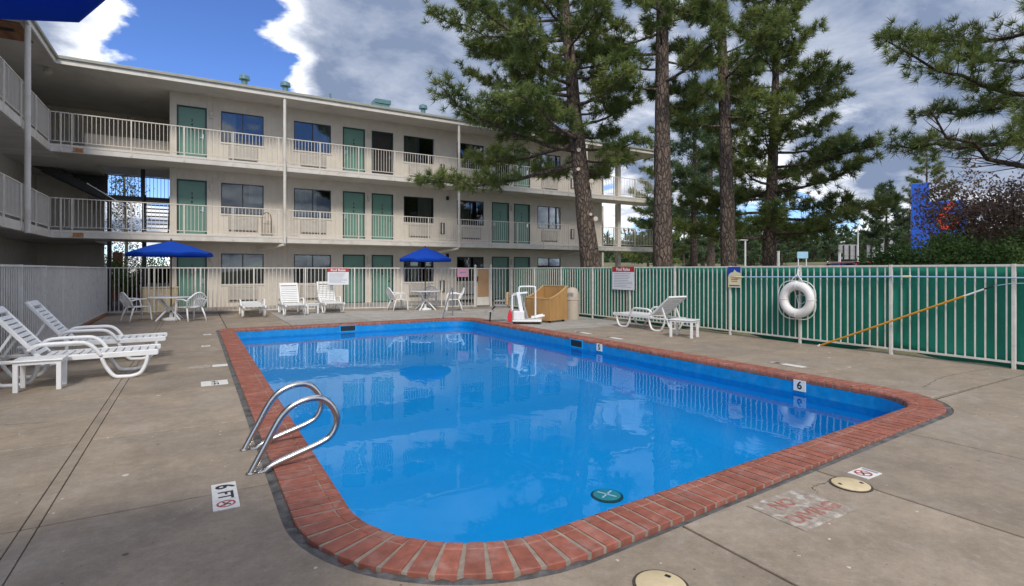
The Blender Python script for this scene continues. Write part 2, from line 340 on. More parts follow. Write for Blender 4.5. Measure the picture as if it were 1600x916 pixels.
M['needle_far'] = leaf_mat('pine_needles_far', (.075, .115, .055), (.12, .165, .07), (.055, .09, .05), .5)
M['leaf_green'] = leaf_mat('shrub_leaves', (.055, .115, .028), (.115, .19, .05), (.04, .085, .02), 1.6)
M['leaf_plum'] = leaf_mat('plum_leaves', (.17, .10, .085), (.23, .16, .12), (.12, .10, .07), 2.)
M['leaf_pale'] = leaf_mat('aspen_leaves', (.16, .18, .10), (.25, .26, .16), (.10, .12, .06), 2.)
M['bark'] = bark_mat('pine_bark', (.145, .105, .080), (.045, .035, .030))
M['bark_dark'] = bark_mat('pine_bark_dark', (.075, .050, .038), (.025, .02, .018))
M['scar'] = mat('cut_wood', (.58, .50, .40), .8, var=.15, scale=30)
M['asphalt'] = mat('asphalt', (.055, .055, .057), .9, var=.2, scale=3, bump=.3, bscale=80)
M['grass'] = mat('dry_grass', (.16, .145, .07), .95, var=.35, scale=.8, stain=(.075, .10, .035), stain_scale=.25, stain_amt=.9, bump=.6, bscale=8, bdist=.1)
M['car_white'] = mat('car_paint_white', (.6, .62, .63), .25, var=.03, coat=.6)
M['car_red'] = mat('car_paint_red', (.33, .03, .035), .25, var=.03, coat=.6)
M['car_glass'] = mat('car_glass', (.012, .014, .017), .06, var=.05)
M['rubber'] = mat('rubber', (.02, .02, .02), .8, var=.2)
M['pole_white'] = mat('pole_white', (.62, .62, .62), .5, var=.06)
M['bill_grey'] = mat('billboard_back', (.32, .32, .33), .8, var=.12)
M['logo_blue'] = mat('logo_blue', (.01, .09, .50), .4, var=.05)
M['logo_red'] = mat('logo_red', (.75, .06, .03), .4, var=.05)
M['white_letter'] = mat('white_letter', (.8, .8, .8), .5, var=.02)
M['brick_red'] = mat('red_masonry', (.26, .10, .06), .9, var=.2, scale=4)

# ------------------------------------------------------------------ ground
PX0, PX1, PY0, PY1 = .50, 7.56, 2.13, 15.40       # outer edge of the brick coping
SLOPE = .058                                      # the near edge runs slightly askew
RN, RNR, RFL, RFR = 1.22, .98, .35, .95           # corner radii: near left, near right, far left, far right
NA = math.degrees(math.atan(SLOPE)); NC = math.sqrt(1+SLOPE*SLOPE)
def ynear(x): return PY0+(x-PX0)*SLOPE
def corner(i, o):                                 # centre, radius and sweep of corner i for the outline inset by o
    r = max(.06, (RN, RNR, RFR, RFL)[i]-o); q = o+r
    cx = PX0+q if i in (0, 3) else PX1-q
    cy = ynear(cx)+q*NC if i < 2 else PY1-q
    return (cx, cy, r)+((180, 270+NA), (270+NA, 360), (0, 90), (90, 180))[i]
def outline(o, n=14):                             # pool outline inset by o (negative = outset), counter-clockwise from the near left
    return sum((arc(*corner(i, o), n) for i in range(4)), [])
def sheet(name, x0, x1, y0, y1, nx, ny, zf, material, parent=None):
    vs = [(x0+(x1-x0)*i/nx, y0+(y1-y0)*j/ny, 0) for j in range(ny+1) for i in range(nx+1)]
    vs = [(x, y, zf(x, y)) for x, y, _ in vs]
    fs = [(j*(nx+1)+i, j*(nx+1)+i+1, (j+1)*(nx+1)+i+1, (j+1)*(nx+1)+i) for j in range(ny) for i in range(nx)]
    me = bpy.data.meshes.new(name); me.from_pydata(vs, [], fs); me.materials.append(material); me.shade_smooth()
    return link(name, me, parent)
def terrain(x, y):
    d = math.hypot(x, y); t = min(1, max(0, (d-34)/55)); t = t*t*(3-2*t)
    w = min(1, max(0, (x-8)/30))
    return -.10+2.6*t*w+.25*t*math.sin(x*.13)*math.sin(y*.11)-max(0, d-250)*.004
g = sheet('ground', 10.9, 610, -300, 500, 110, 130, terrain, M['grass']); tag(g, kind='structure')
sheet('ground_beyond', -600, 10.9, 33.5, 500, 60, 50, terrain, M['grass'], g)
sheet('ground_left', -600, -2.62, -300, 33.5, 40, 40, terrain, M['asphalt'], g)
sheet('ground_behind', -2.62, 10.9, -300, -4, 4, 30, terrain, M['grass'], g)
pk = MB().box(-30, 10.9, 24.62, 33.5, -.3, -.05).build('parking_lot', M['asphalt']); tag(pk, kind='structure')
# joint bed under the deck (a ring round the pool)
def ring_mesh(a, b, z, mb):
    n = len(a); k = len(mb.v); mb.v += [(x, y, z) for x, y in a]+[(x, y, z) for x, y in b]
    mb.f += [(k+i, k+(i+1) % n, k+n+(i+1) % n, k+n+i) for i in range(n)]
o0 = outline(0); m_ = MB(); c_ = []
for (x, y) in o0:
    dx, dy = x-4.05, y-8.8; t = min((6.8 if dx > 0 else 6.67)/max(abs(dx), 1e-6), (15.8 if dy > 0 else 12.8)/max(abs(dy), 1e-6)); c_.append((4.05+dx*t, 8.8+dy*t))
ring_mesh(c_, o0, -.03, m_)
deck = m_.build('pool_deck', M['joint']); tag(deck, kind='structure')
GAP = .010
def slab(poly, grey=False, top=0.):
    mb = MB().prism(poly, -.09, top); o = mb.build('slab', M['concrete_grey' if grey else 'concrete'], deck, bevel=.006)
def rs(x0, x1, y0, y1, grey=False): slab([(x0+GAP, y0+GAP), (x1-GAP, y0+GAP), (x1-GAP, y1-GAP), (x0+GAP, y1-GAP)], grey)
so = .055       # mastic strip width
oo = outline(-so, 18)
XL, XR = -2.62, 10.85
ys = [-4, -1.45, .4, 2.25, 4.1, 5.95, 7.8, 9.65, 11.5, 13.35, 17, 19.2, 24.6]
for a, b in zip(ys, ys[1:]): rs(XL, -.864, a, b)
for a, b in ((-4, 4.1), (4.1, 11.5), (11.5, 17), (17, 24.6)): rs(-.878, -.782, a, b)
for a, b in zip(ys[4:9], ys[5:10]): rs(-.796, PX0-so+GAP, a, b)
nl = [p for p in oo if p[0] <= 2.46 and p[1] <= 4.1]
slab([(-.796+GAP, 4.1-GAP), (-.796+GAP, .4+GAP), (2.46-GAP, .4+GAP), (2.46-GAP, ynear(2.46)-so)]+[p for p in reversed(nl)]+[(PX0-so, 4.1-GAP)])
for a, b in ((2.46, 4.0), (4.0, 5.65)): slab([(a+GAP, .4+GAP), (b-GAP, .4+GAP), (b-GAP, ynear(b)-so), (a+GAP, ynear(a)-so)])
for a, b in ((-.796, 2.46), (2.46, 4.0), (4.0, 5.65), (5.65, 9.1), (9.1, XR)): rs(a, b, -4, -1.2); rs(a, b, -1.2, .4)
arcn = [p for p in arc(*corner(1, -so), 18)]
lo = [p for p in arcn if p[1] <= 2.84]; hi = [p for p in arcn if p[1] > 2.86]
slab([(5.65+GAP, ynear(5.65)-so), (5.65+GAP, .4+GAP), (XR, .4+GAP), (XR, 2.85-GAP)]+[p for p in reversed(lo)])
slab([(XR, 2.85+GAP), (XR, 4.4-GAP), (PX1+so, 4.4-GAP)]+[p for p in reversed(hi)])
for a, b in ((4.4, 6), (6, 7.6), (7.6, 9.2), (9.2, 11)): rs(PX1+so-GAP, XR, a, b)
rs(PX1+so-GAP, XR, 11, 12.5, True)
fr = [p for p in oo if p[0] > 6.4 and p[1] > 12.5]
slab([(PX1+so, 12.5+GAP), (XR, 12.5+GAP), (XR, 17-GAP), (6.5+GAP, 17-GAP), (6.5+GAP, PY1+so)]+[p for p in reversed(fr)], True)
for a, b in ((2.25, 4.4), (4.4, 6.5)): rs(a, b, PY1+so-GAP, 17, True)
rs(.7, 2.25, PY1+so-GAP, 17)
fl = [p for p in oo if p[0] < .7 and p[1] > 13.35]
slab([(-.796+GAP, 13.35+GAP), (PX0-so, 13.35+GAP)]+[p for p in reversed(fl)]+[(.7-GAP, PY1+so), (.7-GAP, 17-GAP), (-.796+GAP, 17-GAP)])
for a, b, gq in ((-.796, .7, 0), (.7, 2.25, 0), (2.25, 4.4, 1), (4.4, 6.5, 1), (6.5, 8.6, 1), (8.6, XR, 1)):
    for c, d in ((17, 19.2), (19.2, 21.4), (21.4, 24.6)): rs(a, b, c, d, bool(gq))
# mastic joint round the coping
mb = MB(); rnd = random.Random(4); a_ = outline(-so, 40); b_ = outline(.014, 40); k = len(a_)
for i in range(k): mb.v.append((a_[i][0], a_[i][1], rnd.uniform(-.018, .001)))
for i in range(k): mb.v.append((b_[i][0], b_[i][1], rnd.uniform(-.03, .0)))
mb.f += [(i, (i+1) % k, k+(i+1) % k, k+i) for i in range(k)]
mj = mb.build('mastic_joint', M['mastic'], deck)
# ------------------------------------------------------------------ pool basin, coping, water
basin = MB(); WATER = -.22
def floor_z(y): return -1.30+.032*y
rings = [(.34, lambda y: -.064), (.34, lambda y: floor_z(y)+.55)]+[(.34+.55*(1-math.cos(R(t))), (lambda y, t=t: floor_z(y)+.55*(1-math.sin(R(t))))) for t in (20, 40, 60, 80, 90)]
n = len(outline(.34, 14))
for (o, zf) in rings: basin.v += [(x, y, zf(y)) for x, y in outline(o, 14)]
for q in range(len(rings)-1): basin.f += [(q*n+i, (q+1)*n+i, (q+1)*n+(i+1) % n, q*n+(i+1) % n) for i in range(n)]
bo = basin.build('swimming_pool', M['pool'], smooth='all'); tag(bo, kind='structure')
fl_ = sheet('pool_floor', PX0+.2, PX1-.2, PY0+.2, PY1-.2, 6, 24, lambda x, y: floor_z(y)-.001, M['pool'], bo)
# coping
cop = MB(); ring_mesh(outline(.007, 14), outline(.31, 14), .0085, cop); ring_mesh(outline(.31, 14), outline(.334, 14), -.002, cop)
A = outline(.007, 14); k = len(cop.v); q = len(A); cop.v += [(x, y, .0085) for x, y in A]+[(x, y, -.09) for x, y in A]; cop.f += [(k+i, k+(i+1) % q, k+q+(i+1) % q, k+q+i) for i in range(q)]
A = outline(.334, 14); k = len(cop.v); q = len(A)
cop.v += [(x, y, -.002) for x, y in A]+[(x, y, -.09) for x, y in A]; cop.f += [(k+i, k+q+i, k+q+(i+1) % q, k+(i+1) % q) for i in range(q)]
coping = cop.build('pool_coping', M['mortar']); tag(coping, kind='structure')
prof = [(.006, -.06), (.006, .010), (.012, .014), (.236, .014), (.24, .009), (.246, .009), (.25, .014), (.31, .013), (.332, .004), (.342, -.015), (.342, -.055), (.332, -.06)]
def brick_mesh(w0, w1):
    mb = MB(); nP = len(prof)
    for sgn in (-1, 1):
        for (u, z) in prof:
            w = (w0+(w1-w0)*u/.34)/2*sgn; mb.v.append((u, w, z))
    mb.f += [tuple(range(nP)), tuple(reversed(range(nP, 2*nP)))]+[(i, nP+i, nP+(i+1) % nP, (i+1) % nP) for i in range(nP)]
    return mb
BW = .108; rnd = random.Random(7)
straight = brick_mesh(.086, .086).mesh('brick', M['brick'])
def put_brick(x, y, ang, me, parent, col=None):
    o = link('brick', me, parent, (x, y, rnd.uniform(-.002, .002)), (0, 0, ang+rnd.uniform(-.012, .012))); return o
def run(x0, y0, x1, y1, ang):
    L = math.hypot(x1-x0, y1-y0); n = max(1, round(L/BW))
    for i in range(n): t = (i+.5)/n; put_brick(x0+(x1-x0)*t, y0+(y1-y0)*t, ang, straight, coping)
def curve_run(cx, cy, r, a0, a1):
    n = max(2, round(R(a1-a0)*r/(BW*1.28))); w0 = R(a1-a0)*r/n-.034; w1 = max(.02, R(a1-a0)*(r-.34)/n-.014)
    me = brick_mesh(w0, w1).mesh('brick', M['brick'])
    for i in range(n):
        a = R(a0+(a1-a0)*(i+.5)/n); put_brick(cx+r*math.cos(a), cy+r*math.sin(a), a+math.pi, me, coping)
c0, c1, c2, c3 = (corner(i, 0) for i in range(4))
def at_(c, a): return c[0]+c[2]*math.cos(R(a)), c[1]+c[2]*math.sin(R(a))
run(*at_(c3, 180), *at_(c0, 180), 0); curve_run(*c0)
run(*at_(c0, c0[4]), *at_(c1, c1[3]), R(90+NA)); curve_run(*c1)
run(*at_(c1, 360), *at_(c2, 0), math.pi)
far = MB()           # far end: bricks too small to tell apart, one joined part
def far_add(x, y, ang, src):
    Mx = Matrix.Translation((x, y, 0)) @ Matrix.Rotation(ang, 4, 'Z'); far.add([Mx @ Vector(v) for v in src.v], src.f)
sb = brick_mesh(.094, .094)
nn = round((PX1-RFR-PX0-RFL)/BW)
for i in range(nn): far_add(PX0+RFL+(PX1-RFR-PX0-RFL)*(i+.5)/nn, PY1, -math.pi/2, sb)
for cx, cy, r, a0 in ((PX1-RFR, PY1-RFR, RFR, 0), (PX0+RFL, PY1-RFL, RFL, 90)):
    n_ = max(2, round(R(90)*r/(BW*1.25))); w0 = R(90)*r/n_-.02; w1 = max(.012, R(90)*(r-.34)/n_-.008)
    for i in range(n_):
        a = R(a0+90*(i+.5)/n_); far_add(cx+r*math.cos(a), cy+r*math.sin(a), a+math.pi, brick_mesh(w0, w1))
fb = far.build('far_bricks', M['brick'], coping); fb['kind'] = 'stuff'
# water
M['water'] = glass_mat('pool_water', (.72, .90, 1), 1.30, 0., (.80, .93, .985), bump=(2.3, .10, .03))
wpoly = outline(.335, 14); wv = [(x, y, WATER) for x, y in wpoly]; wc = len(wv)
me = bpy.data.meshes.new('water'); me.from_pydata(wv, [], [tuple(range(wc))]); me.materials.append(M['water'])
wat = link('water', me); tag(wat, kind='structure')
M['band'] = mat('coping_shade_blue', (.0, .22, .53), .3, var=.15, scale=9, stain=(.10, .30, .52), stain_scale=5, stain_amt=.35)  # darker blue strip on the pool wall: shade under the coping painted as colour
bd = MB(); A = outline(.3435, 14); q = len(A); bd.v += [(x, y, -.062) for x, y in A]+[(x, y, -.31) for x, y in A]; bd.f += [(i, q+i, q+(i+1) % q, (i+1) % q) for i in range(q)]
bd.build('coping_shade_band', M['band'], bo)
# pool fittings: tile depth marks on the wall, skimmers, drain
def depth_tile(y, txt, label):
    e = empty('depth_marker', (PX1-.345, y, -.105))
    MB().box(-.012, 0, -.085, .085, -.075, .075).build('tile', M['white_tile'], e)
    t = link('numeral', text_mesh(txt, .15, M['paint_black'], 'numeral', bold=True), e, (-.013, 0, 0), (R(90), 0, R(-90)))
    tag(e, label, 'depth marker')
depth_tile(4.34, '6', 'white wall tile with black numeral 6 just above the water'); depth_tile(8.61, '5', 'white wall tile with black numeral 5 on the pool wall')
def skimmer(x, y, rz, label):
    e = empty('pool_skimmer', (x, y, -.12), rz)
    MB().box(-.2, .2, -.004, .03, -.07, .07).build('opening', M['black'], e)
    f = MB()
    for a in ((-.225, -.2, -.09, .09), (.2, .225, -.09, .09), (-.2, .2, .07, .09), (-.2, .2, -.09, -.07)): f.box(a[0], a[1], -.008, .02, a[2], a[3])
    f.build('rim', M['pool'], e); tag(e, label, 'skimmer')
skimmer(3.64, 15.06, 0, 'dark skimmer opening in the far pool wall below the loungers'); skimmer(PX1-.34, 9.4, R(-90), 'dark skimmer opening in the long pool wall beside the numeral 5 tile')
e = empty('main_drain', (4.15, 4.82, floor_z(4.82)))
MB().lathe([(.19, -.01), (.19, .004), (.17, .010)], 24).build('drain_cover', M['dark_green'], e, True)
M['drain_green'] = mat('drain_green', (.05, .30, .28), .5, var=.1)
MB().lathe([(.16, .011), (.16, .014), (.14, .016)], 24).build('drain_plate', M['drain_green'], e)
MB().bar((-.11, -.05, .019), (.11, .05, .019), .02, .004).bar((-.05, .11, .019), (.05, -.11, .019), .02, .004).build('drain_cross', M['sign_white'], e)
tag(e, 'round green drain with a pale cross on the pool floor', 'drain')

# ------------------------------------------------------------------ fences
FH = 1.586
picket_me = MB().box(-.009, .009, -.009, .009, .10, FH-.02).mesh('picket', M['fence'])
def fence(name, label, ax, ay, bx, by, posts, skip=None):
    L = math.hypot(bx-ax, by-ay); ang = math.atan2(by-ay, bx-ax); e = empty(name, (ax, ay, 0), ang)
    MB().box(0, L, -.018, .018, FH-.035, FH).build('top_rail', M['fence'], e, bevel=.004)
    MB().box(0, L, -.016, .016, .085, .117).build('bottom_rail', M['fence'], e)
    for p in posts: MB().box(p-.024, p+.024, -.026, .026, -.02, FH+.006).build('post', M['fence'], e, bevel=.004)
    n = int(L/.1277)
    for i in range(1, n):
        u = L*i/n
        if min(abs(u-p) for p in posts) > .05: link('picket', picket_me, e, (u, 0, 0))
    tag(e, label, 'fence'); return e
rf = fence('pool_fence', 'cream picket fence backed with green mesh along the long side', 10.65, 18.3, 10.65, .6, [18.3-(3.08+1.66*i) for i in range(-1, 10)])
lf = fence('pool_fence', 'cream picket fence behind the two near sun loungers', -2.55, 22.04, -2.55, 4.5, [.03]+[1.66*i for i in range(1, 11)])
bx0, by0, bx1, by1 = -2.55, 22.04, 9.38, 18.66
bang = math.atan2(by1-by0, bx1-bx0); bl = math.hypot(bx1-bx0, by1-by0)
bf = fence('pool_fence', 'cream picket fence at the far end in front of the ground floor rooms', bx0, by0, bx1, by1, [.02, 1.26, 1.42, 2.66, 2.82, 4.5, 6.2, 7.9, 9.6, 11.1, bl-.02])
cv = M['joint']
MB().box(-.03, bl+1.4, -.07, .07, 0, .07).build('kerb', M['concrete'], bf, bevel=.01)
MB().box(0, 17.5, -.08, .08, 0, .075).build('timber_edging', M['old_wood'], lf, bevel=.01)
# privacy mesh: one wavy cloth
def mesh_z(u, t): return 0
vs = []; fs = []; nu, nt = 150, 10; rnd = random.Random(2)
for i in range(nu+1):
    y = 18.1-17.4*i/nu; lo_ = .02+.05*math.sin(y*1.7)+.03*math.sin(y*4.3); hi_ = FH-.03-.008*abs(math.sin(y*math.pi/1.66*1))
    for j in range(nt+1):
        t = j/nt; z = lo_+(hi_-lo_)*t; x = 10.715+.045*math.sin(y*2.1+z*1.3)*math.sin(z*2.0)+.016*math.sin(y*7.3+z*2)*(1-t*.7)
        vs.append((x, y, z))
for i in range(nu):
    for j in range(nt): a = i*(nt+1)+j; fs.append((a, a+1, a+nt+2, a+nt+1))
me = bpy.data.meshes.new('privacy_mesh'); me.from_pydata(vs, [], fs); me.materials.append(M['green_mesh']); me.shade_smooth()
pm = link('privacy_mesh', me); sm = pm.modifiers.new('thick', 'SOLIDIFY'); sm.thickness = .004
tag(pm, 'dark green privacy mesh stretched behind the long picket fence', 'screen')
# gate
e = empty('pool_gate', (9.40, 18.66, 0), bang)
for x in (0.0, .62):
    MB().box(x-.035, x+.035, -.035, .035, 0, 1.62).lathe([(.02, 1.62), (.045, 1.64), (.045, 1.68), (.02, 1.71)], 10, (x, 0, 0)).build('gate_post', M['fence'], e, True)
MB().box(.05, .57, -.015, .015, .12, .16).box(.05, .57, -.015, .015, FH-.05, FH-.01).box(.05, .08, -.015, .015, .16, FH-.05).box(.54, .57, -.015, .015, .16, FH-.05).build('gate_frame', M['fence'], e)
MB().box(.08, .54, .018, .026, .45, FH-.06).build('gate_board', M['brown_panel'], e); MB().box(.08, .54, .017, .027, .16, .44).build('kick_plate', M['cream'], e)
MB().box(.06, .10, -.06, -.016, 1.05, 1.25).build('latch', M['black'], e)
tag(e, 'narrow cream gate with a brown board at the far corner', 'gate')
MB().box(.62, 1.38, -.014, .014, FH-.035, FH).build('top_rail', M['fence'], bf, loc=(bl, 0, 0))
lk_ = [link('picket', picket_me, bf, (bl+.65+.115*i, 0, 0)) for i in range(1, 6)]
# signs on the fences
def sign(loc, rz, w, h, label, cat='sign', header=None, kind='rules'):
    e = empty('pool_sign', loc, rz)
    if kind == 'rules':
        MB().box(-w/2, w/2, -.006, 0, 0, h).build('board', M['sign_white'], e)
        MB().box(-w/2, w/2, -.009, -.0065, h*.78, h).build('header', M['sign_red'], e)
        link('lettering', text_mesh('Pool Rules', h*.2, M['white_letter'], bold=True), e, (0, -.0105, h*.885), (R(90), 0, 0))
        ln = MB(); rr = random.Random(3)
        for i in range(9): z = h*(.70-.072*i); ln.box(-w*.42, w*(.42-rr.random()*.3), -.0075, -.0062, z-.006, z+.006)
        ln.build('small_print', M['ink'], e)
    elif kind == 'blue':
        MB().box(-w/2, w/2, -.006, 0, 0, h).build('board', M['sign_cream'], e)
        MB().box(-w/2, w/2, -.009, -.0065, h*.55, h).build('blue_field', M['sign_blue'], e)
        MB().add([(-.15, -.0095, .26), (.16, -.0095, .26), (.16, -.0095, .33), (.06, -.0095, .36), (.0, -.0095, .41), (-.03, -.0095, .35), (-.09, -.0095, .34), (-.15, -.0095, .29)], [(0, 1, 2, 3, 4, 5, 6, 7)]).build('wave_mark', M['sign_cream'], e)
        ln = MB()
        for i in range(3): z = .22-.04*i; ln.box(-.10+.01*i, .10-.012*i, -.0075, -.0062, z-.009, z+.009)
        ln.build('small_print', M['ink_red'], e); MB().box(-w*.42, w*.42, -.0075, -.0062, .03, .055).build('footer_strip', M['sign_blue'], e)
    else:
        MB().box(-w/2, w/2, -.004, 0, 0, h).build('sheet', M['sign_pink'], e); MB().box(-w*.3, w*.3, -.0055, -.0042, h*.45, h*.6).build('small_print', M['ink'], e)
    tag(e, label, cat)
sign((4.49, 20.05-.03, .96), bang, .74, .60, 'white pool rules sign with red header on the far end fence')
sign((10.615, 11.62, .93), R(-90), .92, .66, 'white pool rules sign with red header on the green mesh fence')
sign((10.615, 7.92, 1.10), R(-90), .33, .47, 'small blue and cream notice on the green mesh fence', kind='blue')
sign((8.9, 18.75, 1.23), bang, .42, .33, 'pink paper notice on the fence beside the gate', kind='pink')
# life ring on the fence
e = empty('life_ring', (10.545, 6.40, .90), R(-90))
pts = [(.285*math.cos(2*math.pi*i/32), 0, .285*math.sin(2*math.pi*i/32)) for i in range(32)]
MB().tube(pts, .092, 14, closed=True).build('ring', M['ring'], e, 'all')
rp = []
for i in range(48):
    a = 2*math.pi*i/48; rr_ = .385+.055*abs(math.sin(2*a))**1.5; rp.append((rr_*math.cos(a+R(90)), -.02, rr_*math.sin(a+R(90))-.01))
MB().tube(rp, .009, 6, closed=True).build('grab_rope', M['rope'], e, 'all')
w = MB()
for a in (0, 90, 180, 270):
    c, s = math.cos(R(a)), math.sin(R(a)); w.tube([((.285+.096*math.cos(t))*c, .097*math.sin(t), (.285+.096*math.cos(t))*s) for t in [2*math.pi*k/14 for k in range(14)]], .006, 5, closed=True)
w.build('rope_binding', M['rope'], e, 'all')
MB().tube(bez([(-.12, -.02, .36), (-.06, -.03, .44), (0, 0, .50), (.0, .03, .62), (.03, .03, .66)], 16), .012, 6).tube(bez([(.13, -.02, .35), (.09, -.04, .43), (.02, 0, .50), (.02, .03, .60)], 12), .012, 6).tube(bez([(-.08, -.06, .30), (-.05, .0, .15), (.0, .02, -.02), (.03, 0, -.18), (.04, -.05, -.3)], 16), .007, 6).tube(bez([(-.03, .01, .06), (.08, .01, .1), (.15, .01, .08)], 8), .006, 5).tube(bez([(.0, .01, -.05), (.1, .01, -.08), (.15, .01, -.04)], 8), .006, 5).build('hanging_rope', M['rope'], e, 'all')
tag(e, 'white life ring with rope hanging on the green mesh fence', 'life ring')
# rescue pole and blue pole
e = empty('rescue_pole', (10.50, 5.92, 0))
a = Vector((0, 0, .02)); d_ = (Vector((.10, 3.42-5.92, 1.20))-a)
MB().tube([a, a+d_*.90], .017, 10).build('pole', M['yellow'], e, True); MB().tube([a+d_*.90, a+d_*1.0], .014, 10).build('ferrule', M['white_plastic'], e, True)
MB().tube([a+d_*1.0, a+d_*1.045], .012, 8).build('grip', M['black'], e, True); MB().tube([(0, .03, .005), (0, -.01, .03)], .024, 10).build('foot', M['white_plastic'], e, True)
MB().tube(bez([a+d_*1.045, (.10, 3.0-5.92, 1.30), (.10, 2.4-5.92, 1.27), (.10, 1.6-5.92, 1.0)], 12), .006, 5).build('cord', M['sky_blue_pole'], e, 'all')
tag(e, 'long yellow rescue pole leaning against the green mesh fence', 'pole')
e = empty('telescopic_pole', (10.605, 7.69, 1.34))
MB().tube([(0, 0, 0), (0, -3.2, .045)], .014, 8).build('outer_tube', M['sky_blue_pole'], e, True); MB().tube([(0, -3.2, .045), (0, -7.0, .04)], .011, 8).build('inner_tube', M['sky_blue_pole'], e, True)
MB().tube([(0, .0, 0), (0, .22, -.003)], .016, 8).tube([(0, -3.15, .044), (0, -3.28, .046)], .019, 8).build('collar', M['sign_cream'], e, True)
tag(e, 'light blue telescopic pole hung level along the top of the mesh fence', 'pole')

# ------------------------------------------------------------------ deck markings and covers
def plate(name, label, x, y, rz, cat): e = empty(name, (x, y, .004), rz); tag(e, label, cat); return e
def no_diving(e, cx, cy, r):
    k = 24; mb = MB(); a = [(cx+r*math.cos(2*math.pi*i/k), cy+r*math.sin(2*math.pi*i/k)) for i in range(k)]; b = [(cx+r*.78*math.cos(2*math.pi*i/k), cy+r*.78*math.sin(2*math.pi*i/k)) for i in range(k)]
    ring_mesh(a, b, .0045, mb); mb.build('red_circle', M['paint_red'], e)
    MB().bar((cx-r*.62, cy+r*.62, .0055), (cx+r*.62, cy-r*.62, .0055), r*.2, .0006).build('red_slash', M['paint_red'], e)
    MB().bar((cx-r*.5, cy-r*.35, .0045), (cx+r*.15, cy+r*.2, .0045), r*.22, .0006).bar((cx+r*.1, cy+r*.1, .0045), (cx+r*.5, cy-r*.25, .0045), r*.16, .0006).lathe([(r*.15, .004), (r*.15, .005)], 8, (cx+r*.3, cy+r*.38, 0)).build('diver_figure', M['paint_black'], e)
tile = MB().box(-.075, .075, -.075, .075, -.003, .003).mesh('tile', M['white_tile'])
e = plate('depth_tiles', 'row of tiles reading 6 FT with a no diving symbol by the near ladder', .17, 4.02, R(-90), 'depth marker')
for i in range(3): link('tile', tile, e, (-.156+.156*i, 0, 0))
link('numeral', text_mesh('6', .16, M['paint_black'], 'numeral', bold=True), e, (-.156, 0, .004)); link('lettering', text_mesh('FT', .125, M['paint_black'], bold=True), e, (0, 0, .004)); no_diving(e, .150, 0, .055)
for (x, y, lab, w) in ((.22, 8.10, 'worn block of white depth tiles on the deck nearest to the ladder', 2), (.20, 9.55, 'long scraped white patch on the deck beside the coping', 0), (.18, 12.13, 'second small white depth tile from the far pool corner', 1), (.24, 14.27, 'small white depth tile nearest to the far left pool corner', 1)):
    e = plate('depth_tiles' if w else 'scraped_patch', lab, x, y, R(-90), 'depth marker' if w else 'patch')
    if w == 0:
        MB().box(-.14, .14, -.30, .02, -.003, .001).build('worn_base', M['worn_white'], e); MB().box(-.09, .09, .03, .24, -.003, .003).build('white_tile', M['white_tile'], e)
    else:
        for i in range(w):
            for j in range(w): link('tile', tile, e, (-.08*(w-1)+.16*i, -.08*(w-1)+.16*j, 0))
        link('numeral', text_mesh('6' if w == 2 else '5', .12, M['paint_black'], 'numeral', bold=True), e, (-.08*(w-1), 0.0, .004))
        if w == 2: link('lettering', text_mesh('FT', .12, M['paint_black'], bold=True), e, (.08, 0, .004))
for (x, y, lab) in ((7.95, 10.1, 'worn white depth tiles on the deck past the numeral 5 wall tile'), (7.92, 9.0, 'pale worn strip on the deck nearest the numeral 5 wall tile'), (8.05, 5.05, 'white worn strip on the deck behind the numeral 6 wall tile')):
    e = plate('worn_marking', lab, x, y, R(90), 'marking'); MB().box(-.34, .30, -.08, .08, -.003, .002).build('worn_base', M['worn_white'], e)
    MB().box(-.28, .06, -.07, .07, .0022, .003).build('white_tile', M['white_tile'], e); MB().box(.12, .2, -.05, .05, .0022, .003).build('dark_tile', M['paint_black'], e)
e = plate('no_diving_tile', 'white no diving tile beside the round cream lid at the near edge', 4.24, 2.06, 0, 'tile'); MB().box(-.10, .10, -.07, .07, -.003, .003).build('tile', M['white_tile'], e); no_diving(e, -.02, 0, .058); MB().box(.06, .088, -.055, .055, .0032, .0042).build('small_print', M['ink'], e)
e = plate('painted_warning', 'worn stencilled NO DIVING warning in red on flaking white paint', 3.28, 1.965, 0, 'marking')
MB().box(-.27, .27, -.19, .19, -.003, .0015).build('white_paint', M['worn_white'], e)
link('lettering', text_mesh('NO', .13, M['worn_red'], bold=True), e, (-.05, .085, .003)); link('lettering', text_mesh('DIVING', .14, M['worn_red'], bold=True), e, (.01, -.08, .003))
def lid(x, y, rz, label):
    e = plate('skimmer_lid', label, x, y, rz, 'lid'); MB().lathe([(.118, -.004), (.118, .006), (.112, .009), (.02, .009)], 32).build('cover', M['lid'], e, True)
    MB().box(-.09, -.07, -.014, .014, .0092, .0102).box(.07, .09, -.014, .014, .0092, .0102).build('finger_hole', M['black'], e); MB().lathe([(.132, -.003), (.132, .002), (.119, .002)], 32).build('lid_rim', M['joint'], e)
lid(3.93, 2.00, R(-25), 'round cream skimmer lid beside the no diving tile'); lid(1.90, 1.82, R(20), 'round cream skimmer lid at the bottom edge of the picture')
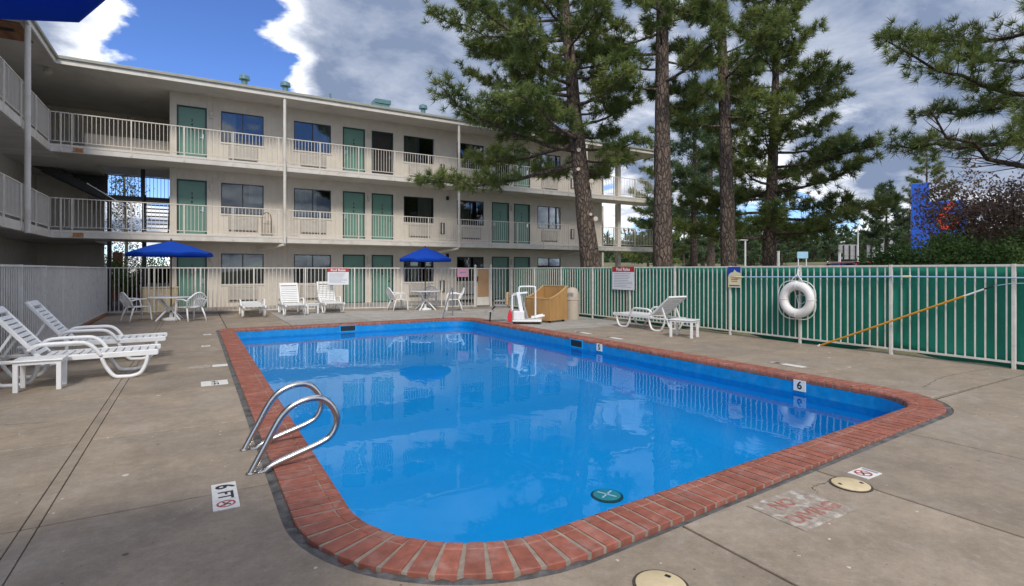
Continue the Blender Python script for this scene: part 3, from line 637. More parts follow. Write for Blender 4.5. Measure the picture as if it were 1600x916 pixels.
# cracks in the concrete
def crack(pts, label, w=.012):
    rr = random.Random(len(pts)*7); P = bez([(x, y, .0015) for x, y in pts], 26); mb = MB()
    for i, p in enumerate(P):
        j = Vector((rr.uniform(-.010, .010), rr.uniform(-.010, .010), 0)); ww = w*rr.uniform(.4, 1.1); mb.v += [tuple(p+j+Vector((ww/2, ww/2, 0))), tuple(p+j-Vector((ww/2, ww/2, 0)))]
    mb.f += [(2*i, 2*i+1, 2*i+3, 2*i+2) for i in range(len(P)-1)]
    o = mb.build('crack', M['joint'], deck)
crack([(.95, 2.3), (1.0, 2.0), (1.3, 1.7)], '', .005); crack([(4.0, 2.1), (3.7, 2.12), (3.6, 2.05)], '', .006); crack([(8.0, 3.2), (9.0, 3.35), (10.4, 3.3)], '', .01); crack([(-2.4, 6.9), (-1.9, 7.0), (-1.2, 6.85)], '', .008)

# ------------------------------------------------------------------ near ladder and step rails
def ladder_rail(parent, y):
    pts = bez([(.04, y, -.02), (.15, y, .19), (.26, y, .39), (.37, y, .475), (.52, y, .50), (.62, y, .435), (.67, y, .31), (.63, y, .20), (.54, y, .145), (.35, y, .085), (.20, y, .035), (.12, y, -.02)], 77)
    MB().tube(pts, .025, 14).build('rail', M['steel'], parent, 'all')
    for x in (.05, .12): MB().lathe([(.034, 0), (.034, .005), (.028, .010), (.024, .012)], 16, (x, y, 0)).build('escutcheon', M['steel'], parent, True)
e = empty('pool_ladder', (.30, 4.36, .002)); ladder_rail(e, 0); ladder_rail(e, .60); tag(e, 'pair of looped stainless steel ladder handrails at the near pool edge', 'ladder')
e = empty('step_handrail', (7.30, 16.15, .0), math.atan2(-1.15, -.95))
MB().tube(bez([(0, 0, -.02), (0, 0, .5), (.03, 0, .82), (.12, 0, .90), (.22, 0, .84), (.9, 0, .32), (1.28, 0, -.05), (1.36, 0, -.22), (1.37, 0, -.7)], 56), .021, 10).build('rail', M['steel'], e, 'all')
MB().lathe([(.045, 0), (.045, .006), (.024, .014)], 16).build('escutcheon', M['steel'], e, True); tag(e, 'single steel handrail sloping into the far corner of the pool', 'handrail')

# ------------------------------------------------------------------ patio furniture
slat_seat = MB().box(-.036, .036, -.255, .255, -.009, .009).mesh('slat', M['white_plastic'])
slat_back = MB().box(-.026, .026, -.255, .255, -.009, .009).mesh('slat', M['white_plastic'])
def lounger(loc, rz, label, back_deg=52, group=None):
    e = empty('sun_lounger', loc, rz)                # foot towards +x
    H = .33; hinge = -.35; W_ = .31
    for s in (-1, 1):
        y = s*W_
        MB().side([(hinge-.10, H-.035), (.93, H-.035), (.95, H-.02), (.95, H+.035), (.93, H+.045), (hinge-.10, H+.03)], y-.028, y+.028).build('side_rail', M['white_plastic'], e, bevel=.008)
        for x0, x1 in ((.30, .82), (-.88, -.36)):
            MB().tube(bez([(x0, y, H-.03), (x0+.05, y, .17), (x0+.14, y, .04), (x0+.24, y, .022), (x1-.18, y, .022), (x1-.08, y, .06), (x1-.02, y, .18), (x1, y, H-.03)], 40), .026, 8).build('leg_loop', M['white_plastic'], e, 'all')
        MB().box(-.95, hinge-.05, y-.026, y+.026, H-.035, H+.01).build('rear_rail', M['white_plastic'], e, bevel=.008)
        MB().tube(bez([(.30, y*1.06, H), (.22, y*1.12, H+.12), (.12, y*1.14, H+.19), (-.05, y*1.14, H+.20), (-.35, y*1.12, H+.19), (-.46, y*1.06, H+.12)], 30), .026, 8).build('armrest', M['white_plastic'], e, 'all')
    n = 13
    for i in range(n): link('slat', slat_seat, e, (hinge+.07+i*(.93-hinge-.05)/n, 0, H+.028))
    a = R(back_deg); L = .80
    ux, uz = -math.cos(a), math.sin(a)
    for s in (-1, 1):
        MB().bar((hinge, s*.275, H+.02), (hinge+ux*L, s*.275, H+.02+uz*L), .05, .045, (0, 1, 0)).build('back_rail', M['white_plastic'], e, bevel=.008)
    MB().bar((hinge+ux*(L-.02), -.30, H+.02+uz*(L-.02)), (hinge+ux*(L-.02), .30, H+.02+uz*(L-.02)), .10, .045, (-uz, 0, ux)).build('head_bar', M['white_plastic'], e, bevel=.012)
    for i in range(9):
        t = .06+i*(L-.14)/9; link('slat', slat_back, e, (hinge+ux*t, 0, H+.028+uz*t), (0, a, 0))
    if back_deg > 15:
        for s in (-1, 1): MB().bar((hinge+ux*.45, s*.24, H+uz*.45), (hinge-.48, s*.24, H-.01), .03, .03).build('back_strut', M['white_plastic'], e)
    tag(e, label, 'sun lounger', 'white sun loungers around the pool'); return e
lounger((-1.40, 9.45, 0), 0, 'nearest white slatted sun lounger beside the low side table', 52)
lounger((-1.38, 11.15, 0), 0, 'white slatted sun lounger second along the left fence', 52)
lounger((9.97, 10.0, 0), R(90), 'white sun lounger seen from the side in front of the green mesh', 38)
lounger((1.60, 19.35, 0), R(-90), 'white sun lounger lying flat at the far end', 3)
lounger((2.82, 19.40, 0), R(-90), 'white sun lounger with raised back left of the far pool rules sign', 56)
lounger((4.12, 19.75, 0), R(-90), 'white sun lounger with raised back directly below the far pool rules sign', 60)
def side_table(loc, rz, w, d, h, label):
    e = empty('side_table', loc, rz); MB().box(-w/2, w/2, -d/2, d/2, h-.022, h).build('top', M['white_plastic'], e, bevel=.008)
    MB().box(-w/2+.02, w/2-.02, -d/2+.02, d/2-.02, h-.06, h-.0225).build('apron', M['white_plastic'], e)
    for sx in (-1, 1):
        for sy in (-1, 1): MB().box(sx*(w/2-.045)-.025, sx*(w/2-.045)+.025, sy*(d/2-.045)-.025, sy*(d/2-.045)+.025, 0, h-.06).build('leg', M['white_plastic'], e, bevel=.005)
    tag(e, label, 'side table', 'low white side tables')
side_table((-1.68, 8.86, 0), 0, .50, .42, .39, 'low white side table in front of the nearest lounger')
side_table((9.42, 8.33, 0), R(20), .44, .56, .40, 'low white side table beside the lounger at the green mesh'); side_table((3.47, 19.4, 0), 0, .42, .40, .34, 'low white side table between the two raised far loungers')
def chair(loc, heading, label, group):
    e = empty('patio_chair', loc, heading)            # faces +x
    n = 9; W_ = .25
    MB().prism(arc(-.02, 0, .245, 100, 260, 10)+[(.20, -.25), (.24, -.18), (.25, 0), (.24, .18), (.20, .25)], .405, .43).build('seat', M['white_plastic'], e, bevel=.01)
    back = MB()
    for i in range(n):
        t = (i/(n-1)*2-1); b = (-.20-.03*(1-t*t), t*.16, .43); tp = (-.33-.05*(1-t*t), t*.275, .83-.20*t*t); back.bar(b, tp, .030, .012, (1, 0, 0))
    back.build('back_slats', M['white_plastic'], e)
    rim = [(-.20, -.235, .42), (-.27, -.285, .56), (-.32, -.285, .66)]+[(-.33-.05*(1-t*t), t*.275, .845-.19*t*t) for t in [-.8, -.5, -.2, .2, .5, .8]]+[(-.32, .285, .66), (-.27, .285, .56), (-.20, .235, .42)]
    MB().tube(bez(rim, 44), .022, 7).build('back_rim', M['white_plastic'], e, 'all')
    for s in (-1, 1):
        MB().tube(bez([(-.28, s*.285, .60), (-.10, s*.30, .645), (.12, s*.30, .64), (.21, s*.29, .58), (.235, s*.275, .40), (.27, s*.29, 0)], 30), .022, 7).build('arm_and_leg', M['white_plastic'], e, 'all')
        MB().tube([(-.17, s*.22, .42), (-.25, s*.26, .2), (-.31, s*.28, 0)], [.026, .022, .018], 7).build('rear_leg', M['white_plastic'], e, 'all')
    tag(e, label, 'chair', group)
def table(loc, r, h, label):
    e = empty('patio_table', loc, .5); MB().lathe([(r-.02, h-.028), (r, h-.02), (r, h-.005), (r-.012, h)], 36).build('top', M['white_plastic'], e, True)
    for k in range(4):
        a = math.pi/2*k+.2; c, s = math.cos(a), math.sin(a)
        MB().tube(bez([(c*.40, s*.40, h-.03), (c*.10, s*.10, h*.55), (c*.10, s*.10, h*.45), (c*.44, s*.44, 0)], 24), [.026]*25, 8).build('leg', M['white_plastic'], e, 'all')
    MB().lathe([(.06, h*.42), (.08, h*.5), (.06, h*.58)], 12).build('hub', M['white_plastic'], e, True); tag(e, label, 'table')
def umbrella(loc, rz, r, top, rim, label, sides=8, base=True):
    e = empty('patio_umbrella', loc, rz)
    cv = MB(); rings = [(.03, top), (r*.5, top-(top-rim)*.40), (r, rim), (r*1.0, rim-.09)]; k = sides*4; ids = []
    for (q, z) in rings:
        for i in range(k):
            a = 2*math.pi*i/k; ph = (i % 4)/4; am = abs(((ph*2) % 2)-1); flat = math.cos(math.pi/sides)/math.cos(((a+math.pi/sides) % (2*math.pi/sides))-math.pi/sides) if False else 1
            sag = math.sin(math.pi*ph)
            rr_ = q*(1-.075*sag*(q/r)); zz_ = z-.035*sag*(q/r)**2*0+(.035*sag if q == r and z == rim else 0)-.02*sag*(q < r and q > .1)
            cv.v.append((rr_*math.cos(a), rr_*math.sin(a), zz_))
    for j in range(len(rings)-1):
        for i in range(k): cv.f.append((j*k+i, j*k+(i+1) % k, (j+1)*k+(i+1) % k, (j+1)*k+i))
    cv.f.append(tuple(range(k)))
    c = cv.build('canopy', M['blue_fabric'], e, True); s = c.modifiers.new('t', 'SOLIDIFY'); s.thickness = .006
    MB().tube([(0, 0, .04), (0, 0, top+.02)], .02, 10).build('pole', M['brown_pole'], e, True); MB().lathe([(.02, top), (.035, top+.03), (.02, top+.07), (.006, top+.09)], 10).build('finial', M['brown_pole'], e, True)
    rb = MB()
    for i in range(sides):
        a = 2*math.pi*i/sides; rb.bar((.03*math.cos(a), .03*math.sin(a), top-.04), (r*.97*math.cos(a), r*.97*math.sin(a), rim-.012), .014, .014); rb.bar((.03*math.cos(a), .03*math.sin(a), rim-.1), (r*.5*math.cos(a), r*.5*math.sin(a), top-(top-rim)*.42-.02), .012, .012)
    rb.build('ribs', M['brown_pole'], e); MB().lathe([(.04, rim-.13), (.04, rim-.06)], 10).build('runner', M['brown_pole'], e)
    MB().lathe([(.24, 0), (.25, .03), (.22, .06), (.05, .09), (.04, .22), (.025, .23)], 24).build('base', M['white_plastic'], e, True)
    tag(e, label, 'umbrella', 'blue patio umbrellas')
table((-.66, 18.95, 0), .56, .70, 'round white patio table under the umbrella at the far left corner'); table((7.43, 18.9, 0), .58, .72, 'round white patio table in front of the far end fence near the gate')
umbrella((-.62, 18.98, 0), .2, 1.12, 2.36, 1.99, 'blue umbrella over the table at the far left corner'); umbrella((7.43, 18.92, 0), .1, 1.0, 2.33, 1.90, 'blue umbrella over the table near the gate')
umbrella((-1.24, .86, 0), R(44), 1.35, 2.625, 2.245, 'blue umbrella whose edge crosses the top left corner of the picture')
chair((-1.48, 19.2, 0), R(28), 'white fan back chair between the left fence and the far left table', 'chairs at the far left table'); chair((-.12, 18.25, 0), R(125), 'white fan back chair seen from behind at the far left table', 'chairs at the far left table')
chair((6.45, 19.15, 0), R(5), 'white fan back chair on the lounger side of the table near the gate', 'chairs at the table near the gate'); chair((8.05, 20.0, 0), R(245), 'white fan back chair behind the table near the gate', 'chairs at the table near the gate'); chair((8.15, 17.95, 0), R(160), 'white fan back chair on the gate side behind the steel handrail', 'chairs at the table near the gate')
# trash can
e = empty('trash_can', (9.87, 13.06, 0)); MB().lathe([(.205, 0), (.21, .02), (.21, .58), (.225, .59), (.225, .63), (.21, .64), (.21, .66)], 24).build('barrel', M['can'], e, True)
MB().lathe([(.215, .66), (.21, .78), (.18, .88), (.12, .95), (.03, .975)], 24).build('dome_lid', M['can'], e, True); MB().box(-.215, -.15, -.10, .10, .70, .82).build('flap', M['grey_plastic'], e, bevel=.02, rot=(0, 0, R(35))); tag(e, 'beige dome topped trash can in front of the mesh fence', 'trash can')
# pool lift cover (tan ribbed box with a sloping top)
e = empty('lift_cover', (8.87, 12.98, 0), R(14)); hx, hy = .38, .46
def topz(u): t = (u+hx)/(2*hx); return .68+.34*(t*t*.5+t*.5)
slat = MB().box(-.026, .026, -.012, .012, 0, 1)
nS = 13
for s in (-1, 1):
    for i in range(nS):
        u = -hx+.03+(2*hx-.06)*i/(nS-1); MB().box(u-.027, u+.027, s*hy-.012, s*hy+.012, .06, topz(u)).build('plank', M['tan'], e)
for s in (-1, 1):
    for i in range(14):
        v = -hy+.045+(2*hy-.09)*i/13; MB().box(s*hx-.012, s*hx+.012, v-.031, v+.031, .06, topz(s*hx)).build('plank', M['tan'], e)
tr = MB()
us = [-hx+2*hx*i/10 for i in range(11)]
for s in (-1, 1):
    for a, b in zip(us, us[1:]): tr.bar((a, s*hy, topz(a)+.01), (b, s*hy, topz(b)+.01), .045, .03)
for s in (-1, 1): tr.bar((s*hx, -hy, topz(s*hx)+.01), (s*hx, hy, topz(s*hx)+.01), .045, .03)
tr.build('rim_trim', M['tan_light'], e)
for sx in (-1, 1):
    for sy in (-1, 1): MB().tube([(sx*.3, sy*.38-.02, .04), (sx*.3, sy*.38+.02, .04)], .04, 12).build('caster', M['rubber'], e, True)
tag(e, 'tan ribbed box with a sloping open top beside the pool lift', 'box')
# pool lift
e = empty('pool_lift', (7.95, 12.75, 0), R(-35))
wp = M['white_plastic']
MB().box(-.30, .50, -.32, .32, .07, .12).build('base_plate', wp, e, bevel=.01)
for sx in (-.25, .42):
    for sy in (-.26, .26): MB().tube([(sx, sy-.02, .04), (sx, sy+.02, .04)], .04, 12).build('caster', M['rubber'], e, True)
MB().box(-.28, .02, -.30, -.02, .12, .36).build('battery_box', wp, e, bevel=.02)
MB().tube(bez([(-.14, .06, .12), (-.14, .06, .9), (-.13, .06, 1.0), (-.08, .06, 1.03), (.26, .06, 1.03), (.31, .06, 1.0), (.32, .06, .9), (.32, .06, .12)], 50), .024, 8).build('push_frame', wp, e, 'all')
MB().bar((-.02, -.10, .12), (-.16, -.06, .86), .10, .10).build('mast', wp, e, bevel=.01); MB().bar((.10, .02, .14), (-.10, -.04, .84), .05, .06).build('actuator', M['grey_plastic'], e, bevel=.008)
MB().bar((-.16, -.06, .84), (-.30, .10, .80), .08, .08).bar((-.18, -.06, .84), (.10, -.04, .87), .05, .05).build('lift_arm', wp, e, bevel=.01)
MB().box(-.34, -.30, -.16, .10, .36, .80).build('side_panel', wp, e, bevel=.01)
MB().bar((-.3, .08, .78), (-.62, .30, .62), .05, .05).build('seat_arm', M['grey_plastic'], e)
MB().box(-.86, -.48, .14, .50, .46, .51).build('seat', M['grey_plastic'], e, bevel=.02); MB().box(-.52, -.46, .14, .50, .50, .86).build('seat_back', M['tan_light'], e, bevel=.02)
MB().box(-.86, -.50, .12, .16, .60, .63).box(-.86, -.50, .48, .52, .60, .63).build('seat_armrest', M['grey_plastic'], e, bevel=.008)
MB().tube([(-.84, .32, .47), (-.98, .30, .30), (-1.02, .28, -.24)], .022, 8).build('footrest_bar', M['black'], e, True); MB().lathe([(.15, .30), (.13, .335), (.04, .37), (.02, .375)], 18, (-1.0, .30, 0)).build('footrest', M['grey_plastic'], e, True)
MB().tube(bez([(.20, .26, .16), (.42, .30, .20), (.56, .30, .24), (.60, .30, .36), (.62, .30, .42)], 20), .03, 8).tube(bez([(.2, .02, .16), (.42, .0, .19), (.58, .02, .22)], 12), .03, 8).build('leg_rest', wp, e, 'all')
MB().side([(-.42, .06), (-.34, .06), (-.30, .20), (-.32, .34), (-.38, .42), (-.42, .30), (-.44, .18)], -.34, -.30).build('red_flag', M['red_plastic'], e, bevel=.01)
tag(e, 'white pool lift with hoist mast and seat at the pool edge', 'pool lift')
# utility box outside the far fence
e = empty('utility_cabinet', (-1.05, 22.6, 0), 0); MB().box(-.52, .52, -.25, .25, .05, .86).build('body', M['lid'], e, bevel=.02); MB().box(-.54, .54, -.27, .27, .865, .90).build('lid', M['lid'], e, bevel=.01); MB().box(-.5, .5, -.22, .22, -.02, .05).build('plinth', M['concrete'], e); tag(e, 'yellowish cabinet outside the fence behind the far left table', 'cabinet')

# ------------------------------------------------------------------ motel
FZ = [0.0, 2.86, 5.76]; FY = 24.6; BY = 23.3; EY = 23.08; LBX = -4.18; LFX = -5.7; LEX = -4.0; BX1 = 24.2; WX0, WX1 = -.85, 20.8; ROOFZ = 8.46; SLAB = .27
motel = empty('motel_building', (WX0, FY, 0)); tag(motel, 'three storey cream motel with green doors and railed walkways', 'building')
org = Vector((WX0, FY, 0))
def mbld(mb, name, m, parent=motel, smooth=False, bevel=0):
    o = mb.build(name, m, parent, smooth, bevel=bevel)
    if parent is motel: o.location = -org
    return o
doors = [(-.62, .40), (5.72, 6.72), (7.03, 8.05), (13.36, 14.40), (14.70, 15.72)]
wins = [(.90, 2.47), (3.66, 5.20), (8.57, 10.09), (11.35, 12.87), (16.22, 17.77)]
TOPS = [FZ[1]-SLAB, FZ[2]-SLAB, ROOFZ]
dark_doors = {(2, 2), (2, 3)}
for f in range(3):
    z0, z1 = FZ[f], TOPS[f]; wall = MB(); ops = sorted([(a, b, 0, 2.2) for a, b in doors]+[(a, b, .93, 2.17) for a, b in wins]); x = WX0
    for (a, b, s0, s1) in ops:
        wall.box(x, a, FY, FY+.14, z0, z1); wall.box(a, b, FY, FY+.14, z0+s1, z1)
        if s0: wall.box(a, b, FY, FY+.14, z0, z0+s0)
        x = b
    wall.box(x, WX1, FY, FY+.14, z0, z1)
    mbld(wall, 'wall', M['siding'])
    end = MB().box(WX0, WX0+.14, FY+.14, 32, z0, z1); end.box(WX1-.14, WX1, FY+.14, 32, z0, z1); mbld(end, 'end_wall', M['siding_side'])
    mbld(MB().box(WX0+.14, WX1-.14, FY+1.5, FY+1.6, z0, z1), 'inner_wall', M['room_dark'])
    for di, (a, b) in enumerate(doors):
        dk = (f, di) in dark_doors
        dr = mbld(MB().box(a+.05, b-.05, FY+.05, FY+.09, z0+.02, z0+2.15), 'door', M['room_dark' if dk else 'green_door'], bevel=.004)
        loc0 = dr.location
        def sub(mb, nm, m_): mb.build(nm, m_, dr)
        sub(MB().box(a, a+.05, FY-.012, FY+.12, z0, z0+2.2).box(b-.05, b, FY-.012, FY+.12, z0, z0+2.2).box(a+.05, b-.05, FY-.012, FY+.12, z0+2.15, z0+2.2), 'door_frame', M['dark_green'])
        if not dk:
            xm = (a+b)/2; room = '%d4%d' % (f+1, 8-2*di if di < 4 else 0)
            for q, ch in enumerate(room):
                t = link('room_number', text_mesh(ch, .15, M['paint_black'], 'room_number', bold=True), dr, (xm, FY+.047, z0+1.66-.17*q), (R(90), 0, 0))
        hx_ = b-.14 if di in (0, 2, 4) else a+.14
        sub(MB().box(hx_-.03, hx_+.03, FY+.03, FY+.05, z0+.95, z0+1.15).bar((hx_, FY+.0, z0+1.0), (hx_-.10, FY+.0, z0+1.0), .025, .025).bar((hx_, FY+.05, z0+1.0), (hx_, FY, z0+1.0), .025, .025), 'door_handle', M['steel'])
        lx = b+.16 if di in (0, 1, 3) else a-.155
        if di in (0, 1, 3): mbld(MB().box(lx-.06, lx+.06, FY-.09, FY, z0+1.92, z0+2.08).box(lx-.045, lx+.045, FY-.08, FY, z0+1.80, z0+1.919), 'porch_light', M['lamp'], bevel=.008)
    for wi, (a, b) in enumerate(wins):
        fr = MB(); t = .035
        for (p, q, u, v) in ((a, a+t, .93, 2.17), (b-t, b, .93, 2.17), (a+t, b-t, .93, .93+t), (a+t, b-t, 2.17-t, 2.17), ((a+b)/2-.018, (a+b)/2+.018, .93+t, 2.17-t)): fr.box(p, q, FY-.008, FY+.06, z0+u, z0+v)
        w_ = mbld(fr, 'window', M['frame_dark'])
        mm = (a+b)/2
        MB().box(a+t, mm-.018, FY+.03, FY+.034, z0+.965, z0+2.135).build('pane', M['pane'], w_); MB().box(mm+.018, b-t, FY+.02, FY+.024, z0+.965, z0+2.135).build('pane', M['pane'], w_)
        # curtain drawn over one side
        left = (wi+f) % 2 == 0; rr = random.Random(wi*5+f); cw = rr.choice([.35, .5, .62]); c0, c1 = (a+.03, a+(b-a)*cw) if left else (b-(b-a)*cw, b-.03); cu = MB(); k = 40
        for i in range(k+1):
            x = c0+(c1-c0)*i/k; y = FY+.16+.022*math.sin(i*1.9); cu.v += [(x, y, z0+.85), (x, y, z0+2.25)]
        cu.f += [(2*i, 2*i+2, 2*i+3, 2*i+1) for i in range(k)]
        cu.build('curtain', M['curtain'], w_, 'all')
        MB().box(a-.03, b+.03, FY-.03, FY, z0+.86, z0+.925).build('sill', M['cream'], w_)
        ac = mbld(MB().box(a+.25, a+1.35, FY-.03, FY, z0+.20, z0+.80), 'air_conditioner', M['grille'])
        gr = MB()
        for i in range(16): gr.box(a+.29, a+1.31, FY-.042, FY-.031, z0+.30+.029*i, z0+.316+.029*i)
        gr.build('grille', M['cream'], ac); MB().box(a+.29, a+1.31, FY-.034, FY-.0305, z0+.22, z0+.27).build('drip_slot', M['grille_dark'], ac)
    for x in (10.55, 10.60+8.0):
        v = mbld(MB().box(x-.12, x+.12, FY-.05, FY, z0+.42, z0+.98), 'wall_louvre', M['grille_dark'])
        MB().box(x-.035, x+.035, FY-.056, FY-.051, z0+.46, z0+.94).build('louvre_plate', M['cream'], v)
    if f < 2: mbld(MB().box(10.75, 10.9, FY-.08, FY, z0+2.12, z0+2.32), 'wall_vent', M['black'], bevel=.03)
# slabs and walkways (main wing + left wing)
for f in (1, 2):
    z = FZ[f]
    mbld(MB().box(LBX, BX1, BY, FY+.0, z-SLAB, z-.004), 'walkway_slab', M['cream'], bevel=.01)
    mbld(MB().box(LFX, LBX, 2, FY, z-SLAB, z-.004), 'walkway_slab', M['cream'], bevel=.01)
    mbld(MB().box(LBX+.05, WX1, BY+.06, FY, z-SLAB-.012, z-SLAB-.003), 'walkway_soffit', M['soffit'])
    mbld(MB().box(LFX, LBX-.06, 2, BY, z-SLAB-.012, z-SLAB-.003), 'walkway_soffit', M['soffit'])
    mbld(MB().box(LBX-.004, BX1, BY-.012, BY, z-.085, z-.012), 'slab_nosing', M['rail'])
def rail_run(name, pts_fn, L, z, posts, outward):
    top = MB(); pk_ = MB()
    def P(u, dz, off=0): x, y = pts_fn(u); return (x+outward[0]*off, y+outward[1]*off, z+dz)
    top.bar(P(0, 1.07), P(L, 1.07), .045, .03).bar(P(0, .10), P(L, .10), .035, .025)
    r = mbld(top, name, M['rail'])
    n = int(L/.122)
    for i in range(n+1): u = L*i/n; pk_.bar(P(u, .10), P(u, 1.06), .016, .016, (outward[0], outward[1], 0))
    pk = pk_.build('railing_pickets', M['rail'], r); pk['kind'] = 'stuff'
    for p in posts:
        q = MB().bar(P(p, -.22, .035), P(p, 1.07, .035), .04, .035, (outward[0], outward[1], 0)).build('railing_post', M['rail'], r)
        rr = random.Random(int(p*100+z*10))
        if rr.random() < .75:
            s = rr.uniform(.03, .07); MB().box(-s, s, -s*.15, s*.15, -.09, .05).build('rust_stain', M['rust'], r, loc=P(p, -.19, .006), rot=(0, 0, math.atan2(outward[1], outward[0])+math.pi/2))
for f in (1, 2):
    z = FZ[f]
    rail_run('railing', lambda u: (LBX+u, BY+.03), 28.3, z, [.28, .57]+[2.22+1.61*i for i in range(17)], (0, -1))
    rail_run('railing', lambda u: (LBX-.03, BY-u), 19, z, [.25+1.61*i for i in range(12)], (1, 0))
# big rust patches at the inner corner
for f in (1, 2): mbld(MB().box(-3.62, -3.30, BY-.016, BY-.0125, FZ[f]-.24, FZ[f]-.09), 'rust_stain', M['rust'])
# columns
for x in (3.1, 10.8, 18.5):
    mbld(MB().tube([(x, EY+.09, FZ[1]-SLAB-.02), (x, EY+.09, ROOFZ)], .06, 12), 'column', M['cream'], smooth=True)
    mbld(MB().bar((x, EY+.12, FZ[1]-SLAB-.06), (x-.9, FY-.1, FZ[1]-SLAB-.30), .09, .09), 'bracket', M['cream'])
mbld(MB().tube([(LEX-.06, 19.9, FZ[1]-SLAB-.05), (LEX-.06, 19.9, ROOFZ)], .075, 12), 'column', M['cream'], smooth=True)
mbld(MB().tube([(LEX-.06, 12.2, FZ[1]-SLAB-.05), (LEX-.06, 12.2, ROOFZ)], .075, 12), 'column', M['cream'], smooth=True)
# roof: soffit, fascia, gutter, deck
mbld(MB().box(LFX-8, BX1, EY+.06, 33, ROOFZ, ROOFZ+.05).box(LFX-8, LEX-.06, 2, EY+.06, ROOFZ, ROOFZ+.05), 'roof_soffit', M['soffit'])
mbld(MB().box(LEX, BX1+.02, EY, EY+.055, ROOFZ-.06, ROOFZ+.12).box(LEX-.055, LEX, 2, EY, ROOFZ-.06, ROOFZ+.12), 'fascia', M['cream'])
mbld(MB().box(LEX+.0, BX1+.1, EY-.07, EY-.004, ROOFZ+.10, ROOFZ+.21).box(LEX+.004, LEX+.07, 2, EY-.07, ROOFZ+.10, ROOFZ+.21), 'gutter', M['roof'], bevel=.015)
rt = MB(); rt.v += [(LEX, EY+.0, ROOFZ+.20), (BX1+.1, EY, ROOFZ+.20), (BX1+.1, 33, ROOFZ+.62), (LFX-8, 33, ROOFZ+.62), (LFX-8, 2, ROOFZ+.62), (LEX, 2, ROOFZ+.20), (-8, 28, ROOFZ+.62)]
rt.f += [(0, 1, 2, 6), (0, 6, 4, 5), (6, 2, 3), (6, 3, 4)]
roof = mbld(rt, 'roof', M['roof'])
for (x, kind) in ((1.81, 0), (3.44, 0), (5.36, 1), (7.67, 2), (9.9, 0), (14.2, 0), (17., 1)):
    y = 25.5; zb = ROOFZ+.55; mb = MB()
    if kind == 0: mb.lathe([(.17, zb), (.12, zb+.35), (.12, zb+.58)], 14, (x, y, 0)).lathe([(.12, zb+.60), (.22, zb+.62), (.20, zb+.78), (.05, zb+.86)], 14, (x, y, 0))
    elif kind == 1: mb.lathe([(.05, zb), (.05, zb+.62)], 10, (x, y, 0))
    else: mb.box(x-.42, x+.40, y-.3, y+.3, zb, zb+.46).box(x-.30, x+.46, y-.34, y+.34, zb+.47, zb+.66)
    mb.build('roof_vent', M['teal'], roof, True)
# broken soffit panel at the left wing eave and a hanging lamp in the corner
mbld(MB().box(-5.6, -4.25, 20.0, 21.5, ROOFZ-.035, ROOFZ-.004), 'broken_soffit', M['old_wood']); mbld(MB().box(-5.3, -4.5, 20.5, 20.75, ROOFZ-.04, ROOFZ-.036), 'broken_soffit', M['black'])
mbld(MB().lathe([(.05, ROOFZ-.02), (.12, ROOFZ-.10), (.14, ROOFZ-.2), (.05, ROOFZ-.26)], 12, (-4.35, 23.9, 0)), 'soffit_lamp', M['lamp'], smooth=True)
for x in (-2.6, -1.2, 3.1, 10.8): mbld(MB().box(x-.02, x+.02, EY+.1, 30, ROOFZ-.02, ROOFZ-.001), 'soffit_batten', M['soffit'])
# left wing facade
for f in range(3):
    mbld(MB().box(LFX-.15, LFX, 2, 29.5, FZ[f], TOPS[f]), 'wall', M['siding_side'])
    for y in (8.2, 12.5, 14.6, 18.9, 21.4):
        w_ = mbld(MB().box(LFX-.02, LFX+.012, y, y+1.4, FZ[f]+.93, FZ[f]+2.17), 'window', M['frame_dark']); MB().box(LFX+.013, LFX+.016, y+.05, y+1.35, FZ[f]+.98, FZ[f]+2.12).build('pane', M['car_glass'], w_)
    for y in (10.6, 16.8, 23.4): mbld(MB().box(LFX-.02, LFX+.015, y, y+.98, FZ[f]+.02, FZ[f]+2.15), 'door', M['green_door'])
# breezeway at the inner corner: top floor back wall, guard wall, stair
mbld(MB().box(LFX, WX0, 29.4, 29.55, FZ[2], ROOFZ), 'stair_wall', M['siding'])
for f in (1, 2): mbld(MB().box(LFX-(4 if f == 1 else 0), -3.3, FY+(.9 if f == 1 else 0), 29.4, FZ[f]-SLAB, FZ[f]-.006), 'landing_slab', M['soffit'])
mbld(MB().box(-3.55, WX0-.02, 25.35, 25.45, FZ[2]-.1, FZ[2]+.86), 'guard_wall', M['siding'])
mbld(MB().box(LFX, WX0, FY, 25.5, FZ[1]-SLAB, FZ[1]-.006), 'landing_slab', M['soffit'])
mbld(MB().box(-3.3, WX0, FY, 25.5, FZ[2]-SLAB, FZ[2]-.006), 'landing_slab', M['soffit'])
for f in (0, 1): mbld(MB().box(LFX-.15 if f else LFX-4, -3.45, 29.4, 29.55, FZ[f], FZ[f+1]), 'stair_wall', M['siding'])
LZ = 4.55
mbld(MB().box(-3.2, -.9, 27.0, 28.3, LZ-.14, LZ), 'stair_landing', M['frame_dark'])
st = MB()
for i in range(9): st.box(-1.75, -.9, 25.5+i*.17, 25.5+i*.17+.22, FZ[1]+.17*(i+1)-.04, FZ[1]+.17*(i+1))
mbld(st, 'stair_tread', M['grille'])
for x in (-1.78, -.93): mbld(MB().bar((x, 25.5, FZ[1]), (x, 27.05, LZ), .05, .24), 'stair_stringer', M['frame_dark'])
st = MB()
for i in range(8): st.box(-3.2-.26*(i+1), -3.2-.26*i+.02, 27.0, 28.2, LZ+.15*(i+1)-.05, LZ+.15*(i+1))
mbld(st, 'stair_tread', M['frame_dark'])
for y in (26.97, 28.25): mbld(MB().bar((-3.15, y, LZ-.05), (-5.4, y, FZ[2]-.1), .05, .30), 'stair_stringer', M['frame_dark'])
